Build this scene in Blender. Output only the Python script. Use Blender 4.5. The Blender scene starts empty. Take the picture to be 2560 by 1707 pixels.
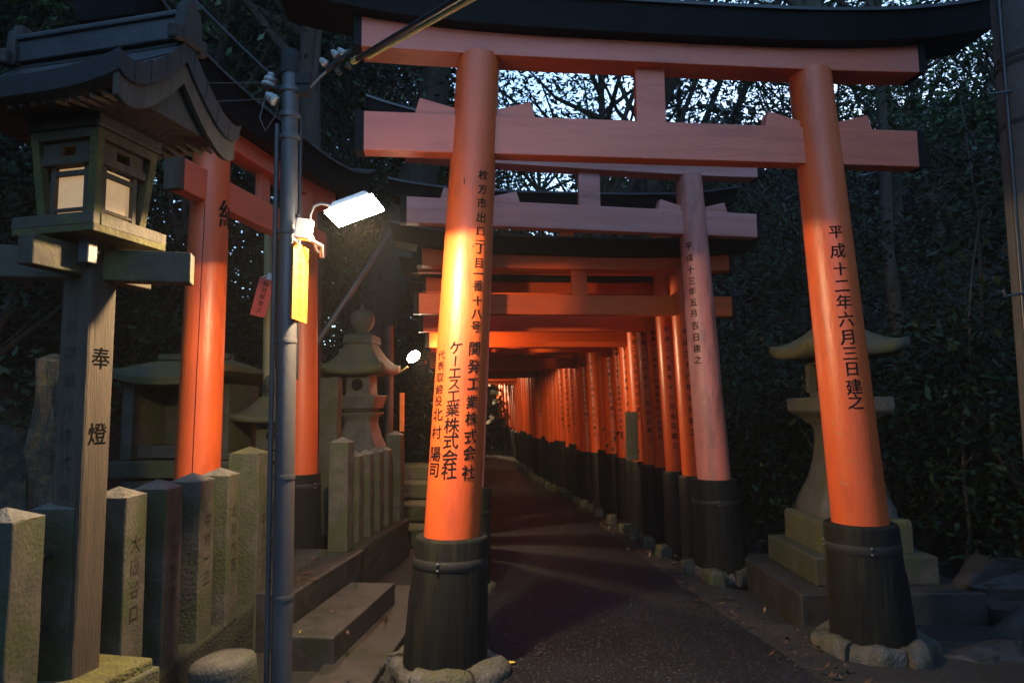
import bpy, bmesh, math, random
import numpy as np
from mathutils import Vector, Matrix, noise as mnoise

R = math.radians
random.seed(7); rng = np.random.default_rng(7)
scene = bpy.context.scene
col = scene.collection

# ------------------------------------------------------------------ camera
PITCH, ROLL, HC = 0.0951, 0.0106, 1.55
cam_d = bpy.data.cameras.new("camera"); cam_d.lens = 24.0; cam_d.sensor_width = 36.0
cam_d.clip_start = 0.05; cam_d.clip_end = 600
cam = bpy.data.objects.new("camera", cam_d); col.objects.link(cam)
fw = Vector((0, math.cos(PITCH), math.sin(PITCH))); u0 = Vector((0, -math.sin(PITCH), math.cos(PITCH))); r0 = Vector((1, 0, 0))
rt = r0*math.cos(ROLL) - u0*math.sin(ROLL); up = u0*math.cos(ROLL) + r0*math.sin(ROLL)
cam.matrix_world = Matrix(((rt.x, up.x, -fw.x, 0), (rt.y, up.y, -fw.y, 0), (rt.z, up.z, -fw.z, HC), (0, 0, 0, 1)))
scene.camera = cam

# ------------------------------------------------------------------ world, sun, exposure
SUN_EL, SUN_AZ = 11.0, 25.0       # dusk: the low sun stands behind the wood ahead
world = bpy.data.worlds.new("World"); scene.world = world; world.use_nodes = True
wn = world.node_tree.nodes; wl = world.node_tree.links
bg = wn["Background"]
sky = wn.new("ShaderNodeTexSky"); sky.sky_type = 'NISHITA'; sky.sun_disc = False
sky.sun_elevation = R(SUN_EL); sky.sun_rotation = R(SUN_AZ); sky.air_density = 1.0; sky.dust_density = 0.2; sky.ozone_density = 3.0
wl.new(sky.outputs[0], bg.inputs[0]); bg.inputs[1].default_value = 0.15
sd = bpy.data.lights.new("sun", 'SUN'); sd.energy = 0.01; sd.angle = R(20); sd.color = (1, .93, .85)
so = bpy.data.objects.new("sun", sd); col.objects.link(so)
el, az = R(SUN_EL), R(SUN_AZ)
sdir = Vector((math.sin(az)*math.cos(el), math.cos(az)*math.cos(el), math.sin(el)))
so.rotation_euler = sdir.to_track_quat('Z', 'Y').to_euler()
vs = scene.view_settings; scene.display_settings.display_device = 'sRGB'
vs.view_transform = 'Standard'; vs.look = 'None'; vs.gamma = 1.0; vs.use_curve_mapping = False; vs.exposure = 2.15
scene.cycles.max_bounces = 8; scene.cycles.diffuse_bounces = 4; scene.cycles.glossy_bounces = 3
scene.cycles.use_denoising = True; scene.cycles.sample_clamp_indirect = 6.0

# ------------------------------------------------------------------ materials
def mat(name, c1, c2=None, rough=.6, scale=6.0, stretch=(1, 1, 1), bump=.0, bscale=60.0, spec=.5, moss=None, moss_amt=0.0,
        speck=None, rnd=0.0, metallic=0.0, coat=0.0, detail=6.0, moss_scale=4.0):
    m = bpy.data.materials.new(name); m.use_nodes = True
    nt = m.node_tree; N = nt.nodes; L = nt.links
    b = N["Principled BSDF"]; b.inputs["Roughness"].default_value = rough; b.inputs["Metallic"].default_value = metallic
    b.inputs["Specular IOR Level"].default_value = spec; b.inputs["Coat Weight"].default_value = coat; b.inputs["Coat Roughness"].default_value = .25
    tc = N.new("ShaderNodeTexCoord"); mp = N.new("ShaderNodeMapping"); mp.inputs["Scale"].default_value = stretch
    L.new(tc.outputs["Object"], mp.inputs[0])
    n1 = N.new("ShaderNodeTexNoise"); n1.inputs["Scale"].default_value = scale; n1.inputs["Detail"].default_value = detail
    n1.inputs["Roughness"].default_value = .62
    oi = N.new("ShaderNodeObjectInfo")
    off = N.new("ShaderNodeVectorMath"); off.operation = 'MULTIPLY_ADD'
    cx = N.new("ShaderNodeCombineXYZ"); L.new(oi.outputs["Random"], cx.inputs[0]); L.new(oi.outputs["Random"], cx.inputs[1])
    off.inputs[1].default_value = (37, 53, 0); L.new(cx.outputs[0], off.inputs[0]); L.new(mp.outputs[0], off.inputs[2])
    L.new(off.outputs[0], n1.inputs["Vector"])
    ramp = N.new("ShaderNodeMapRange"); ramp.inputs[1].default_value = .35; ramp.inputs[2].default_value = .68
    L.new(n1.outputs["Fac"], ramp.inputs[0])
    mx = N.new("ShaderNodeMix"); mx.data_type = 'RGBA'; mx.inputs[6].default_value = (*c1, 1); mx.inputs[7].default_value = (*(c2 or c1), 1)
    L.new(ramp.outputs[0], mx.inputs[0]); out = mx.outputs[2]
    if speck:
        n2 = N.new("ShaderNodeTexNoise"); n2.inputs["Scale"].default_value = speck[1]; n2.inputs["Detail"].default_value = 2
        L.new(off.outputs[0], n2.inputs["Vector"])
        r2 = N.new("ShaderNodeMapRange"); r2.inputs[1].default_value = speck[2]; r2.inputs[2].default_value = speck[2]+.08
        L.new(n2.outputs["Fac"], r2.inputs[0])
        m2 = N.new("ShaderNodeMix"); m2.data_type = 'RGBA'; m2.inputs[7].default_value = (*speck[0], 1)
        L.new(r2.outputs[0], m2.inputs[0]); L.new(out, m2.inputs[6]); out = m2.outputs[2]
    if moss:
        n3 = N.new("ShaderNodeTexNoise"); n3.inputs["Scale"].default_value = moss_scale; n3.inputs["Detail"].default_value = 7; n3.inputs["Roughness"].default_value = .7
        L.new(off.outputs[0], n3.inputs["Vector"])
        r3 = N.new("ShaderNodeMapRange"); r3.inputs[1].default_value = .62-moss_amt*.35; r3.inputs[2].default_value = .78-moss_amt*.35
        L.new(n3.outputs["Fac"], r3.inputs[0])
        m3 = N.new("ShaderNodeMix"); m3.data_type = 'RGBA'; m3.inputs[7].default_value = (*moss, 1)
        L.new(r3.outputs[0], m3.inputs[0]); L.new(out, m3.inputs[6]); out = m3.outputs[2]
    if rnd:
        hs = N.new("ShaderNodeHueSaturation"); L.new(out, hs.inputs["Color"])
        vr = N.new("ShaderNodeMapRange"); vr.inputs[3].default_value = 1-rnd; vr.inputs[4].default_value = 1+rnd
        L.new(oi.outputs["Random"], vr.inputs[0]); L.new(vr.outputs[0], hs.inputs["Value"]); out = hs.outputs[0]
    L.new(out, b.inputs["Base Color"])
    rr = N.new("ShaderNodeMapRange"); rr.inputs[3].default_value = max(.05, rough-.12); rr.inputs[4].default_value = min(1, rough+.14)
    L.new(n1.outputs["Fac"], rr.inputs[0]); L.new(rr.outputs[0], b.inputs["Roughness"])
    if bump:
        n4 = N.new("ShaderNodeTexNoise"); n4.inputs["Scale"].default_value = bscale; n4.inputs["Detail"].default_value = 5
        L.new(off.outputs[0], n4.inputs["Vector"])
        bp = N.new("ShaderNodeBump"); bp.inputs["Strength"].default_value = bump; bp.inputs["Distance"].default_value = .02
        L.new(n4.outputs["Fac"], bp.inputs["Height"]); L.new(bp.outputs[0], b.inputs["Normal"])
    return m

def emit(name, c, s):
    m = bpy.data.materials.new(name); m.use_nodes = True
    b = m.node_tree.nodes["Principled BSDF"]; b.inputs["Base Color"].default_value = (.8, .8, .8, 1)
    b.inputs["Emission Color"].default_value = (*c, 1); b.inputs["Emission Strength"].default_value = s
    return m

V1, V2 = (.62, .105, .020), (.54, .078, .015)
M = {}
M['verm'] = mat("vermilion_paint", V1, V2, .44, 3.0, (1, 1, .22), .14, 40, spec=.6, rnd=.10, speck=((.14, .035, .015), 55, .735), moss=(.36, .05, .016), moss_amt=.26, moss_scale=5)
M['verm_board'] = mat("vermilion_board", (.62, .125, .055), (.54, .10, .045), .44, 3.0, (.25, 1, 2.2), .14, 45, spec=.8, rnd=.08, speck=((.14, .035, .02), 45, .735), moss=(.42, .07, .03), moss_amt=.28, moss_scale=4)  # bluer than the pillar paint: pink sky tint put into the beam colour
M['verm_new'] = mat("lamplit_vermilion_paint", (.64, .088, .008), (.56, .068, .007), .36, 3.0, (1, 1, .22), .08, 40, spec=.5, rnd=.16, moss=(.36, .045, .008), moss_amt=.2, moss_scale=5)  # tunnel pillars: warm lamplight without skylight put into a more saturated orange
M['verm_new_board'] = mat("lamplit_vermilion_board", (.64, .088, .008), (.54, .065, .007), .45, 3.0, (.25, 1, 2.2), .1, 45, spec=.3, rnd=.16, moss=(.38, .045, .008), moss_amt=.2, moss_scale=4)  # tunnel beams: the same lamplit orange put into the colour
M['verm_old'] = mat("faded_vermilion", (.62, .21, .165), (.58, .14, .08), .5, 4.0, (1, 1, .25), .15, 30, moss=(.10, .05, .025), spec=.9, moss_amt=.2, moss_scale=2.6)
M['verm_old_board'] = mat("faded_vermilion_board", (.58, .24, .21), (.52, .16, .11), .5, 4.0, (.25, 1, 3), .15, 30, spec=.9, moss=(.22, .09, .08), moss_amt=.15, moss_scale=2.0)
M['black'] = mat("black_paint", (.004, .004, .0045), (.008, .008, .009), .55, 4, bump=.12, bscale=40, spec=.12)
M['ink'] = mat("black_ink", (.010, .009, .010), None, .9, spec=.05)
M['carving'] = mat("carved_shadow", (.044, .039, .030), None, .9, spec=.1)
M['sleeve'] = mat("sooty_wood_sleeve", (.004, .004, .004), (.009, .009, .0075), .75, 3.5, (3, 3, .3), .5, 14, spec=.2, moss=(.018, .019, .008), moss_amt=.3, moss_scale=2.5)
M['sleeve_black'] = mat("black_metal_sleeve", (.005, .005, .006), (.011, .0105, .009), .5, 4, (1.5, 1.5, .5), .3, 25, spec=.2)
M['strap'] = mat("dark_iron_strap", (.005, .005, .0048), (.010, .0095, .008), .75, 8, bump=.1)
M['stone'] = mat("granite", (.074, .066, .050), (.034, .031, .025), .8, 9, bump=.3, bscale=55, speck=((.2, .19, .16), 160, .66), moss=(.036, .044, .014), moss_amt=.6)
M['stone_moss'] = mat("mossy_granite", (.075, .070, .045), (.04, .04, .024), .85, 8, bump=.6, bscale=70, speck=((.17, .165, .12), 120, .68), moss=(.085, .083, .025), moss_amt=.6)
M['stone_pale'] = mat("pale_stone", (.088, .083, .070), (.046, .044, .038), .75, 6, bump=.5, bscale=50, moss=(.07, .066, .03), moss_amt=.4)
M['foot'] = mat("foot_stone", (.085, .078, .068), (.035, .033, .028), .7, 11, bump=.8, bscale=45, detail=10, moss=(.05, .047, .018), moss_amt=.5, moss_scale=6)
M['stone_dark'] = mat("dark_wet_stone", (.020, .018, .017), (.045, .04, .035), .5, 7, bump=.35, bscale=140, detail=10, moss=(.018, .02, .009), moss_amt=.4, speck=((.11, .10, .09), 120, .68))
M['stone_cap'] = mat("lichen_stone", (.16, .145, .115), (.075, .067, .052), .85, 14, bump=.5, bscale=80)
M['moss'] = mat("dark_moss", (.012, .016, .006), (.024, .027, .009), .95, 12, bump=.8, bscale=60, moss=(.008, .008, .006), moss_amt=.4)
M['moss_bright'] = mat("yellow_moss", (.13, .12, .02), (.07, .06, .02), .95, 12, bump=.8, bscale=60, moss=(.10, .09, .06), moss_amt=.35)
M['rough_rock'] = mat("rough_rock", (.06, .052, .035), (.02, .017, .013), .9, 9, bump=1.0, bscale=20, moss=(.11, .085, .025), moss_amt=.3, moss_scale=7)
M['asphalt'] = mat("asphalt", (.005, .006, .008), (.016, .017, .021), .5, 1.3, bump=1.0, bscale=130, detail=12, speck=((.10, .10, .10), 60, .61), spec=.2)
M['earth'] = mat("dark_earth", (.008, .007, .0055), (.017, .014, .010), .9, 5, bump=.8, bscale=30)
M['wood'] = mat("weathered_wood", (.078, .054, .032), (.036, .027, .018), .75, 6, (4, 4, .35), .35, 30, moss=(.06, .05, .035), moss_amt=.35)
M['wood_grey'] = mat("grey_wood", (.080, .062, .040), (.042, .034, .024), .75, 5, (1, 1, 1), .35, 30, moss=(.085, .085, .02), moss_amt=.35)
M['wood_dark'] = mat("dark_roof_wood", (.032, .026, .02), (.018, .015, .012), .7, 5, bump=.3, bscale=30)
M['wood_moss'] = mat("mossy_wood", (.095, .092, .02), (.06, .054, .02), .85, 7, bump=.5, bscale=40, moss=(.08, .06, .03), moss_amt=.4)
M['copper'] = mat("copper_roof", (.055, .055, .058), (.032, .032, .036), .42, 5, bump=.15, bscale=20, metallic=.3)
M['paper'] = mat("paper_pane", (.50, .40, .27), (.38, .30, .20), .8, 8)
M['pole'] = mat("galvanised_steel", (.10, .10, .105), (.065, .065, .07), .5, 6, (1, 1, .3), .1, 40, metallic=.35)
M['concrete'] = mat("concrete", (.06, .056, .052), (.04, .038, .036), .85, 5, bump=.3, bscale=60)
M['white'] = mat("white_porcelain", (.34, .35, .36), None, .3)
M['whitebox'] = mat("white_plastic", (.70, .71, .72), None, .4)
M['cable'] = mat("black_cable", (.012, .012, .015), None, .4)
M['yellow'] = mat("yellow_strip", (.42, .36, .10), (.3, .25, .08), .55, 20)
M['wire'] = mat("dull_wire", (.16, .16, .15), None, .5, metallic=.5)
M['tag_orange'] = mat("orange_sign_paint", (.80, .25, .02), (.76, .22, .02), .5, 5)
M['tag_red'] = mat("red_tag_paint", (.62, .05, .015), None, .5)
M['bamboo'] = mat("bamboo_pole", (.24, .20, .08), (.17, .14, .06), .5, 5, (1, 1, .3))
M['bark'] = mat("bark", (.045, .036, .027), (.022, .018, .014), .9, 6, (1, 1, .25), .8, 25)
M['bark_dark'] = mat("dark_bark", (.022, .017, .012), (.012, .01, .008), .95, 6, (1, 1, .25), .8, 25)
M['leaf'] = mat("leaf", (.013, .036, .015), (.030, .074, .028), .42, .9, spec=.3, rnd=.3)
M['leaf_dark'] = mat("dark_leaf", (.007, .018, .008), (.014, .034, .013), .5, .9, spec=.2, rnd=.25)
M['leaf2'] = mat("pale_leaf", (.02, .055, .018), (.042, .085, .028), .45, .9, spec=.45, rnd=.2)
M['needle'] = mat("needle", (.006, .012, .007), (.011, .021, .010), .55, .9, spec=.35, rnd=.2)
M['dead'] = mat("dead_leaf", (.045, .022, .012), (.085, .045, .02), .6, 9)
M['dead_yellow'] = mat("yellow_leaf", (.55, .42, .06), None, .5)
M['notice'] = mat("notice_green", (.10, .085, .03), (.07, .06, .02), .6, 30)

_p = M['paper'].node_tree.nodes['Principled BSDF']; _p.inputs['Emission Color'].default_value = (1, .60, .26, 1); _p.inputs['Emission Strength'].default_value = .085   # the lantern is lit

# ------------------------------------------------------------------ mesh helpers
class MB:
    def __init__(s): s.v = []; s.f = []; s.sm = []
    def add(s, vs, fs, smooth=False, m=None):
        o = len(s.v)
        for p in vs:
            p = Vector(p)
            if m is not None: p = m @ p
            s.v.append(tuple(p))
        for f in fs: s.f.append([o+i for i in f]); s.sm.append(smooth)
        return s
    def box(s, c, d, m=None, taper=1.0, rz=0.0):
        x, y, z = d[0]/2, d[1]/2, d[2]/2; t = taper
        vs = [(-x, -y, -z), (x, -y, -z), (x, y, -z), (-x, y, -z), (-x*t, -y*t, z), (x*t, -y*t, z), (x*t, y*t, z), (-x*t, y*t, z)]
        T = Matrix.Translation(c) @ Matrix.Rotation(rz, 4, 'Z')
        if m is not None: T = m @ T
        return s.add(vs, [(0, 3, 2, 1), (4, 5, 6, 7), (0, 1, 5, 4), (1, 2, 6, 5), (2, 3, 7, 6), (3, 0, 4, 7)], False, T)
    def lathe(s, prof, n=32, m=None, smooth=True, a0=0.0):
        """prof: list of (r,z) bottom to top, capped."""
        vs = []; fs = []
        for r, z in prof:
            for k in range(n):
                a = a0 + 2*math.pi*k/n; vs.append((r*math.cos(a), r*math.sin(a), z))
        for i in range(len(prof)-1):
            for k in range(n): fs.append((i*n+k, i*n+(k+1) % n, (i+1)*n+(k+1) % n, (i+1)*n+k))
        s.add(vs, fs, smooth, m)
        s.add(vs[:n], [tuple(range(n-1, -1, -1))], False, m); s.add(vs[-n:], [tuple(range(n))], False, m)
        return s
    def loft(s, rings, smooth=False, caps=True, m=None):
        n = len(rings[0]); vs = [p for r in rings for p in r]; fs = []
        for i in range(len(rings)-1):
            for k in range(n): fs.append((i*n+k, i*n+(k+1) % n, (i+1)*n+(k+1) % n, (i+1)*n+k))
        if caps and not smooth: fs += [tuple(range(n-1, -1, -1)), tuple((len(rings)-1)*n+k for k in range(n))]
        s.add(vs, fs, smooth, m)
        if caps and smooth:   # caps with corners of their own, so that they do not bend the side's shading
            s.add(rings[0], [tuple(range(n-1, -1, -1))], False, m); s.add(rings[-1], [tuple(range(n))], False, m)
        return s
    def tube(s, pts, rad, n=10, smooth=True):
        pts = [Vector(p) for p in pts]; rings = []
        if not hasattr(rad, '__len__'): rad = [rad]*len(pts)
        prev = None
        for i, p in enumerate(pts):
            t = (pts[min(i+1, len(pts)-1)] - pts[max(i-1, 0)]).normalized()
            if prev is None:
                a = Vector((0, 0, 1)) if abs(t.z) < .9 else Vector((1, 0, 0)); x = t.cross(a).normalized()
            else: x = (prev - t*prev.dot(t)).normalized()
            prev = x; y = t.cross(x)
            rings.append([p + (x*math.cos(2*math.pi*k/n) + y*math.sin(2*math.pi*k/n))*rad[i] for k in range(n)])
        return s.loft(rings, smooth)
    def build(s, name, material, parent=None, bev=0.0, loc=None, rz=0.0, recalc=True):
        me = bpy.data.meshes.new(name); me.from_pydata(s.v, [], s.f); me.polygons.foreach_set("use_smooth", s.sm)
        if recalc:
            b = bmesh.new(); b.from_mesh(me); bmesh.ops.recalc_face_normals(b, faces=b.faces); b.to_mesh(me); b.free()
        me.materials.append(M[material] if isinstance(material, str) else material); me.update()
        o = bpy.data.objects.new(name, me); col.objects.link(o)
        if parent is not None: o.parent = parent
        if loc is not None: o.location = loc
        o.rotation_euler.z = rz
        if bev:
            md = o.modifiers.new("bevel", 'BEVEL'); md.width = bev; md.segments = 2; md.limit_method = 'ANGLE'; md.angle_limit = R(35)
        return o

def tag(o, label=None, cat=None, group=None, kind=None):
    if label: o["label"] = label
    if cat: o["category"] = cat
    if group: o["group"] = group
    if kind: o["kind"] = kind
    return o
def thing(name, label, cat, loc=(0, 0, 0), rz=0.0, group=None):
    o = bpy.data.objects.new(name, None); o.empty_display_size = .1; col.objects.link(o)
    o.location = loc; o.rotation_euler.z = rz
    return tag(o, label, cat, group)
def copy_tree(o, parent=None):
    c = o.copy(); col.objects.link(c)
    if parent is not None: c.parent = parent
    for ch in [x for x in o.children]: copy_tree(ch, c)
    return c
def wobble(o, amt, sc, seed=0.0):
    for v in o.data.vertices:
        p = v.co*sc + Vector((seed, seed*1.7, seed*.3)); v.co += Vector(mnoise.noise_vector(p))*amt
    return o
def subdiv(o, cuts):
    b = bmesh.new(); b.from_mesh(o.data); bmesh.ops.subdivide_edges(b, edges=b.edges[:], cuts=cuts, use_grid_fill=True); b.to_mesh(b and o.data); b.free(); return o

# ------------------------------------------------------------------ writing
_gl = {}
def glyph(ch, bold=0.0, rot=False):
    k = (ch, bold, rot)
    if k in _gl: return _gl[k]
    c = bpy.data.curves.new("writing", 'FONT'); c.body = ch; c.size = 1.0; c.resolution_u = 2
    o = bpy.data.objects.new("writing", c); col.objects.link(o)
    dg = bpy.context.evaluated_depsgraph_get(); me = bpy.data.meshes.new_from_object(o.evaluated_get(dg))
    bpy.data.objects.remove(o); bpy.data.curves.remove(c)
    b = bmesh.new(); b.from_mesh(me)
    for q in range(1, 8):
        bmesh.ops.bisect_plane(b, geom=b.verts[:]+b.edges[:]+b.faces[:], plane_co=(q/8, 0, 0), plane_no=(1, 0, 0))
    bmesh.ops.triangulate(b, faces=b.faces[:])
    b.verts.index_update()
    vs = [(v.co.x-.5, v.co.y-.38) for v in b.verts]
    fs0 = [tuple(v.index for v in f.verts) for f in b.faces]; n0 = len(vs); vs0 = vs; vs = []; fs1 = []
    for q, (dx, dy) in enumerate(((0, 0), (bold, bold*.3), (-bold*.2, bold))[:3 if bold > .001 else 1]):
        vs += [(x_+dx, y_+dy) for x_, y_ in vs0]; fs1 += [tuple(i_+q*n0 for i_ in f) for f in fs0]
    if rot: vs = [(y, -x) for x, y in vs]
    fs = fs1; b.free(); bpy.data.meshes.remove(me)
    _gl[k] = (vs, fs); return _gl[k]
def write_round(items, axis, radius, phi, name, parent, material='ink', off=.0022, narrow=1.0, slant=.06, bold=.022):
    """items: (char, z, size). Wraps the writing round a (leaning, tapering) pillar."""
    mb = MB()
    for q_, (ch, z, sz) in enumerate(items):
        if ch in ' 　': continue
        vs, fs = glyph(ch, bold, rot=(ch == 'ー')); out = []; jr = random.uniform(-.05, .05); js = random.uniform(.94, 1.07)
        vs = [((a*math.cos(jr)-b*math.sin(jr))*js + .018*mnoise.noise((a*5+q_*9, b*5, z*7)), (a*math.sin(jr)+b*math.cos(jr))*js + .018*mnoise.noise((a*5, b*5+q_*9, z*7+4))) for a, b in vs]
        for u, w in vs:
            zz = z + (w+slant*u)*sz; ax, ay = axis(zz); r = radius(zz) + off; a = phi + u*sz*narrow/r
            out.append((ax + r*math.sin(a), ay - r*math.cos(a), zz))
        mb.add(out, fs)
    return mb.build(name, material, parent, recalc=False)
def write_flat(items, origin, right, name, parent, material='ink', nrm=None, bold=.012, upv=(0, 0, 1)):
    """items: (char, u, v, size) on a flat face: origin + right*u + up*v"""
    mb = MB(); origin = Vector(origin); right = Vector(right).normalized(); upv = Vector(upv).normalized()
    for ch, u, v, sz in items:
        vs, fs = glyph(ch, bold, rot=(ch == 'ー'))
        mb.add([origin + right*(u+a*sz) + upv*(v+b*sz) for a, b in vs], fs)
    return mb.build(name, material, parent, recalc=False)
def column_items(txt, z0, z1, size):
    n = len(txt); return [(c, z0 + (z1-z0)*i/max(1, n-1), size) for i, c in enumerate(txt)]

# ------------------------------------------------------------------ setting: ground, path, hillsides
def smooth(a, b, x):
    t = min(1, max(0, (x-a)/(b-a))); return t*t*(3-2*t)
XR = [(2.0, 2.75), (4.85, 2.40), (6.49, 1.92), (7.5, 1.80), (9.53, 1.62), (12.9, 1.12), (16.3, .70), (23.2, 0.0), (31.7, -1.25), (45, -4.0)]
XP = [(-3, 3.0), (2.0, 2.0), (3.97, 1.735), (5.71, 1.475), (7.6, 1.272), (11.4, .86), (16.9, .22), (25.7, -.79), (45, -4.0)]
XL = [(-3, .35), (4.07, -.13), (5.41, -.20), (7.9, -.33), (11.5, -.51), (19.7, -.95), (28.8, -1.9), (45, -5.0)]
def interp(tab, y): return float(np.interp(y, [a for a, b in tab], [b for a, b in tab]))
def ground_z(x, y):
    z = 0.0
    z -= .12*smooth(1.75, 2.15, x)*smooth(4.9, 5.3, y)*(1-smooth(7.2, 8.2, y))
    xr = 3.6 if y < 8 else interp(XR, y)+1.2
    z += max(0, x-xr)*.55*smooth(xr, xr+2.5, x)
    xl = -3.0 if y < 9 else interp(XL, y)-1.2-.9*(1-smooth(9, 12, y))
    z += max(0, xl-x)*.75*smooth(0, 1.5, xl-x)
    return min(z, 9.0)
gx = np.concatenate([np.linspace(-120, -14, 8), np.linspace(-13, 13, 105), np.linspace(14, 120, 8)])
gy = np.concatenate([np.linspace(-60, -4, 6), np.linspace(-3, 36, 118), np.linspace(38, 200, 8)])
vs_ = []; fs_ = []
for y in gy:
    for x in gx:
        vs_.append((x, y, ground_z(x, y) + .02*mnoise.noise((x*1.5, y*1.5, 0))*(0 if interp(XL, y)-.3 < x < interp(XP, y)+.2 else 1) - .006))
nx = len(gx)
for j in range(len(gy)-1):
    for i in range(nx-1): fs_.append((j*nx+i, j*nx+i+1, (j+1)*nx+i+1, (j+1)*nx+i))
mb = MB(); mb.add(vs_, fs_, True); tag(mb.build("ground", 'earth', recalc=False), kind="structure")
mb = MB(); pv = []; pf = []
ys = np.linspace(-3, 44, 140)
for y in ys:
    a, b = interp(XL, y)+.03*mnoise.noise((y*1.3, 3, 1)), interp(XP, y)+.06*mnoise.noise((y*1.1, 9, 2))
    for k in range(9):
        t = k/8; pv.append((a+(b-a)*t, y, .004 + .02*math.sin(math.pi*t)))
for j in range(len(ys)-1):
    for k in range(8): pf.append((j*9+k, j*9+k+1, (j+1)*9+k+1, (j+1)*9+k))
mb.add(pv, pf, True); tag(mb.build("path", 'asphalt', recalc=False), kind="structure")

# ------------------------------------------------------------------ torii gates
def kasagi_rings(half, z0, h, db, dt, sori, flare, n=28, peak=.03):
    rings = []
    for i in range(n+1):
        t = -1 + 2*i/n; c = sori*abs(t)**3.6
        xb, xt = t*half, t*(half+flare)
        rings.append([(xb, -db, z0+c), (xt, -dt, z0+h+c*1.15), (xt, 0, z0+h+peak+c*1.15), (xt, dt, z0+h+c*1.15), (xb, db, z0+c)])
    return rings
def make_torii(p, label, group=None, loc=(0, 0, 0), rz=0.0):
    W, le = p['W'], p['lean']; t = thing("torii_gate", label, "torii gate", loc, rz, group)
    pm, bm_ = p.get('pm', 'verm'), p.get('bm', 'verm_board'); hw = W/2; sm = p.get('sm', 'sleeve')
    for s in (-1, 1):
        ax = lambda z, s=s: (s*(hw-le*z), 0.0)
        rad = lambda z: p['r0'] + (p['r1']-p['r0'])*max(0, (z-p['hc']))/(p['hs0']-p['hc'])
        n = 48; rings = []
        for z in np.linspace(p['hc']-.02, p['hs0']+.02, 9):
            a = ax(z); r = rad(z); rings.append([(a[0]+r*math.cos(2*math.pi*k/n), r*math.sin(2*math.pi*k/n), z) for k in range(n)])
        pil = MB().loft(rings, True).build("pillar", pm, t)
        for d in p.get('writing', []):
            if d['side'] == s: write_round(d['items'], ax, rad, d['phi'], "inscription", pil, narrow=d.get('narrow', 1.0))
        # sleeve
        hc = p['hc']; rs = p['rs']; lab = p['sleeve_lean'] if 'sleeve_lean' in p else le
        def rr(z, k): return rs*(1.0 + .10*(1-z/hc)) if z < hc-.12 else rs*(.985)
        rings = []; n = 40
        prof = [(0, 1.12), (.12, 1.10), (.45, 1.05), (hc-.26, 1.0), (hc-.02, .985), (hc-.004, .965), (hc, .94)]
        for z, k in prof:
            a = ax(z); rings.append([(a[0]+rs*k*math.cos(2*math.pi*j/n), rs*k*math.sin(2*math.pi*j/n), z) for j in range(n)])
        slv = MB().loft(rings, True).build("base_sleeve", sm, t)
        if p.get('strap'):
            zz = hc-p['strap'][0]; a = ax(zz); k0 = 1.0*rs+.0015; rings = []
            for z, kk in ((zz-p['strap'][1]/2, k0-.004), (zz-p['strap'][1]/2+.004, k0), (zz+p['strap'][1]/2-.004, k0-.002), (zz+p['strap'][1]/2, k0-.006)):
                rings.append([(a[0]+kk*math.cos(2*math.pi*j/n), kk*math.sin(2*math.pi*j/n), z) for j in range(n)])
            MB().loft(rings, True).build("iron_strap", 'strap', slv)
            bo = MB()
            for ang in (-.35, 1.9, 4.0):
                for dz in (-.018, .018):
                    bo.lathe([(.009, 0), (.009, .008), (.003, .012)], 8, Matrix.Translation((a[0]+(k0)*math.sin(ang), -(k0)*math.cos(ang), zz+dz)) @ Matrix.Rotation(ang, 4, 'Z') @ Matrix.Rotation(R(90), 4, 'X'))
            bo.build("bolt_heads", 'pole', slv)
        if p.get('ring'):
            rg = p['ring']; segs = 6; mbr = MB()
            for q in range(segs):
                a0 = q*2*math.pi/segs+.25+s*.3; a1 = a0 + 2*math.pi/segs-.035; rings = []
                m_ = 9
                for i in range(m_+1):
                    aa = a0+(a1-a0)*i/m_; wv = 1+.16*mnoise.noise((math.cos(aa)*1.5+q*3.1, math.sin(aa)*1.5, s*3))+.05*((q*7) % 3-1)
                    ri, ro = rs*1.09, rg*wv; hh = p.get('ringh', .1)*(1+.35*mnoise.noise((aa*2, q*2.3, s))+.12*((q*5) % 3-1))
                    pr = [(ri, -.06), (ri, hh*.92), (ri+(ro-ri)*.35, hh), (ri+(ro-ri)*.75, hh*.86), (ro, hh*.45), (ro, -.06)]
                    rings.append([(ax(0)[0]+r_*math.cos(aa), r_*math.sin(aa), z_) for r_, z_ in pr])
                mbr.loft(rings, True)
            ro_ = mbr.build("foot_stone", 'foot', t); subdiv(ro_, 1); wobble(ro_, .014, 9, s*2.0); wobble(ro_, .007, 30, s)
    # tie beam (nuki)
    def beam(name, half, z0, z1, th, material, cap, sag=None):
        mbm = MB()
        mbm.box((0, 0, (z0+z1)/2), (2*half, th, z1-z0))
        o = mbm.build(name, material, t, bev=.006)
        if cap:
            for s in (-1, 1):
                MB().box((s*(half-.02), 0, (z0+z1)/2), (.055, th+.006, z1-z0+.006)).build("end_cap", p.get('capm', 'black'), o, bev=.003)
        return o
    beam("tie_beam", p['hn'], p['hn0'], p['hn1'], p['tn'], bm_, True)
    # lintel (shimaki), slightly curved up at the ends
    rings = []; n = 24; hsl = p['hs']
    for i in range(n+1):
        tt = -1+2*i/n; x = tt*hsl; c = p['sori']*(abs(x)/p['hk'])**3.6*1.0; cb_ = c*.25
        rings.append([(x, -p['ts'], p['hs0']+cb_), (x, -p['ts'], p['hs1']+c), (x, p['ts'], p['hs1']+c), (x, p['ts'], p['hs0']+cb_)])
    lin = MB().loft(rings).build("lintel", bm_, t, bev=.005)
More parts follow.
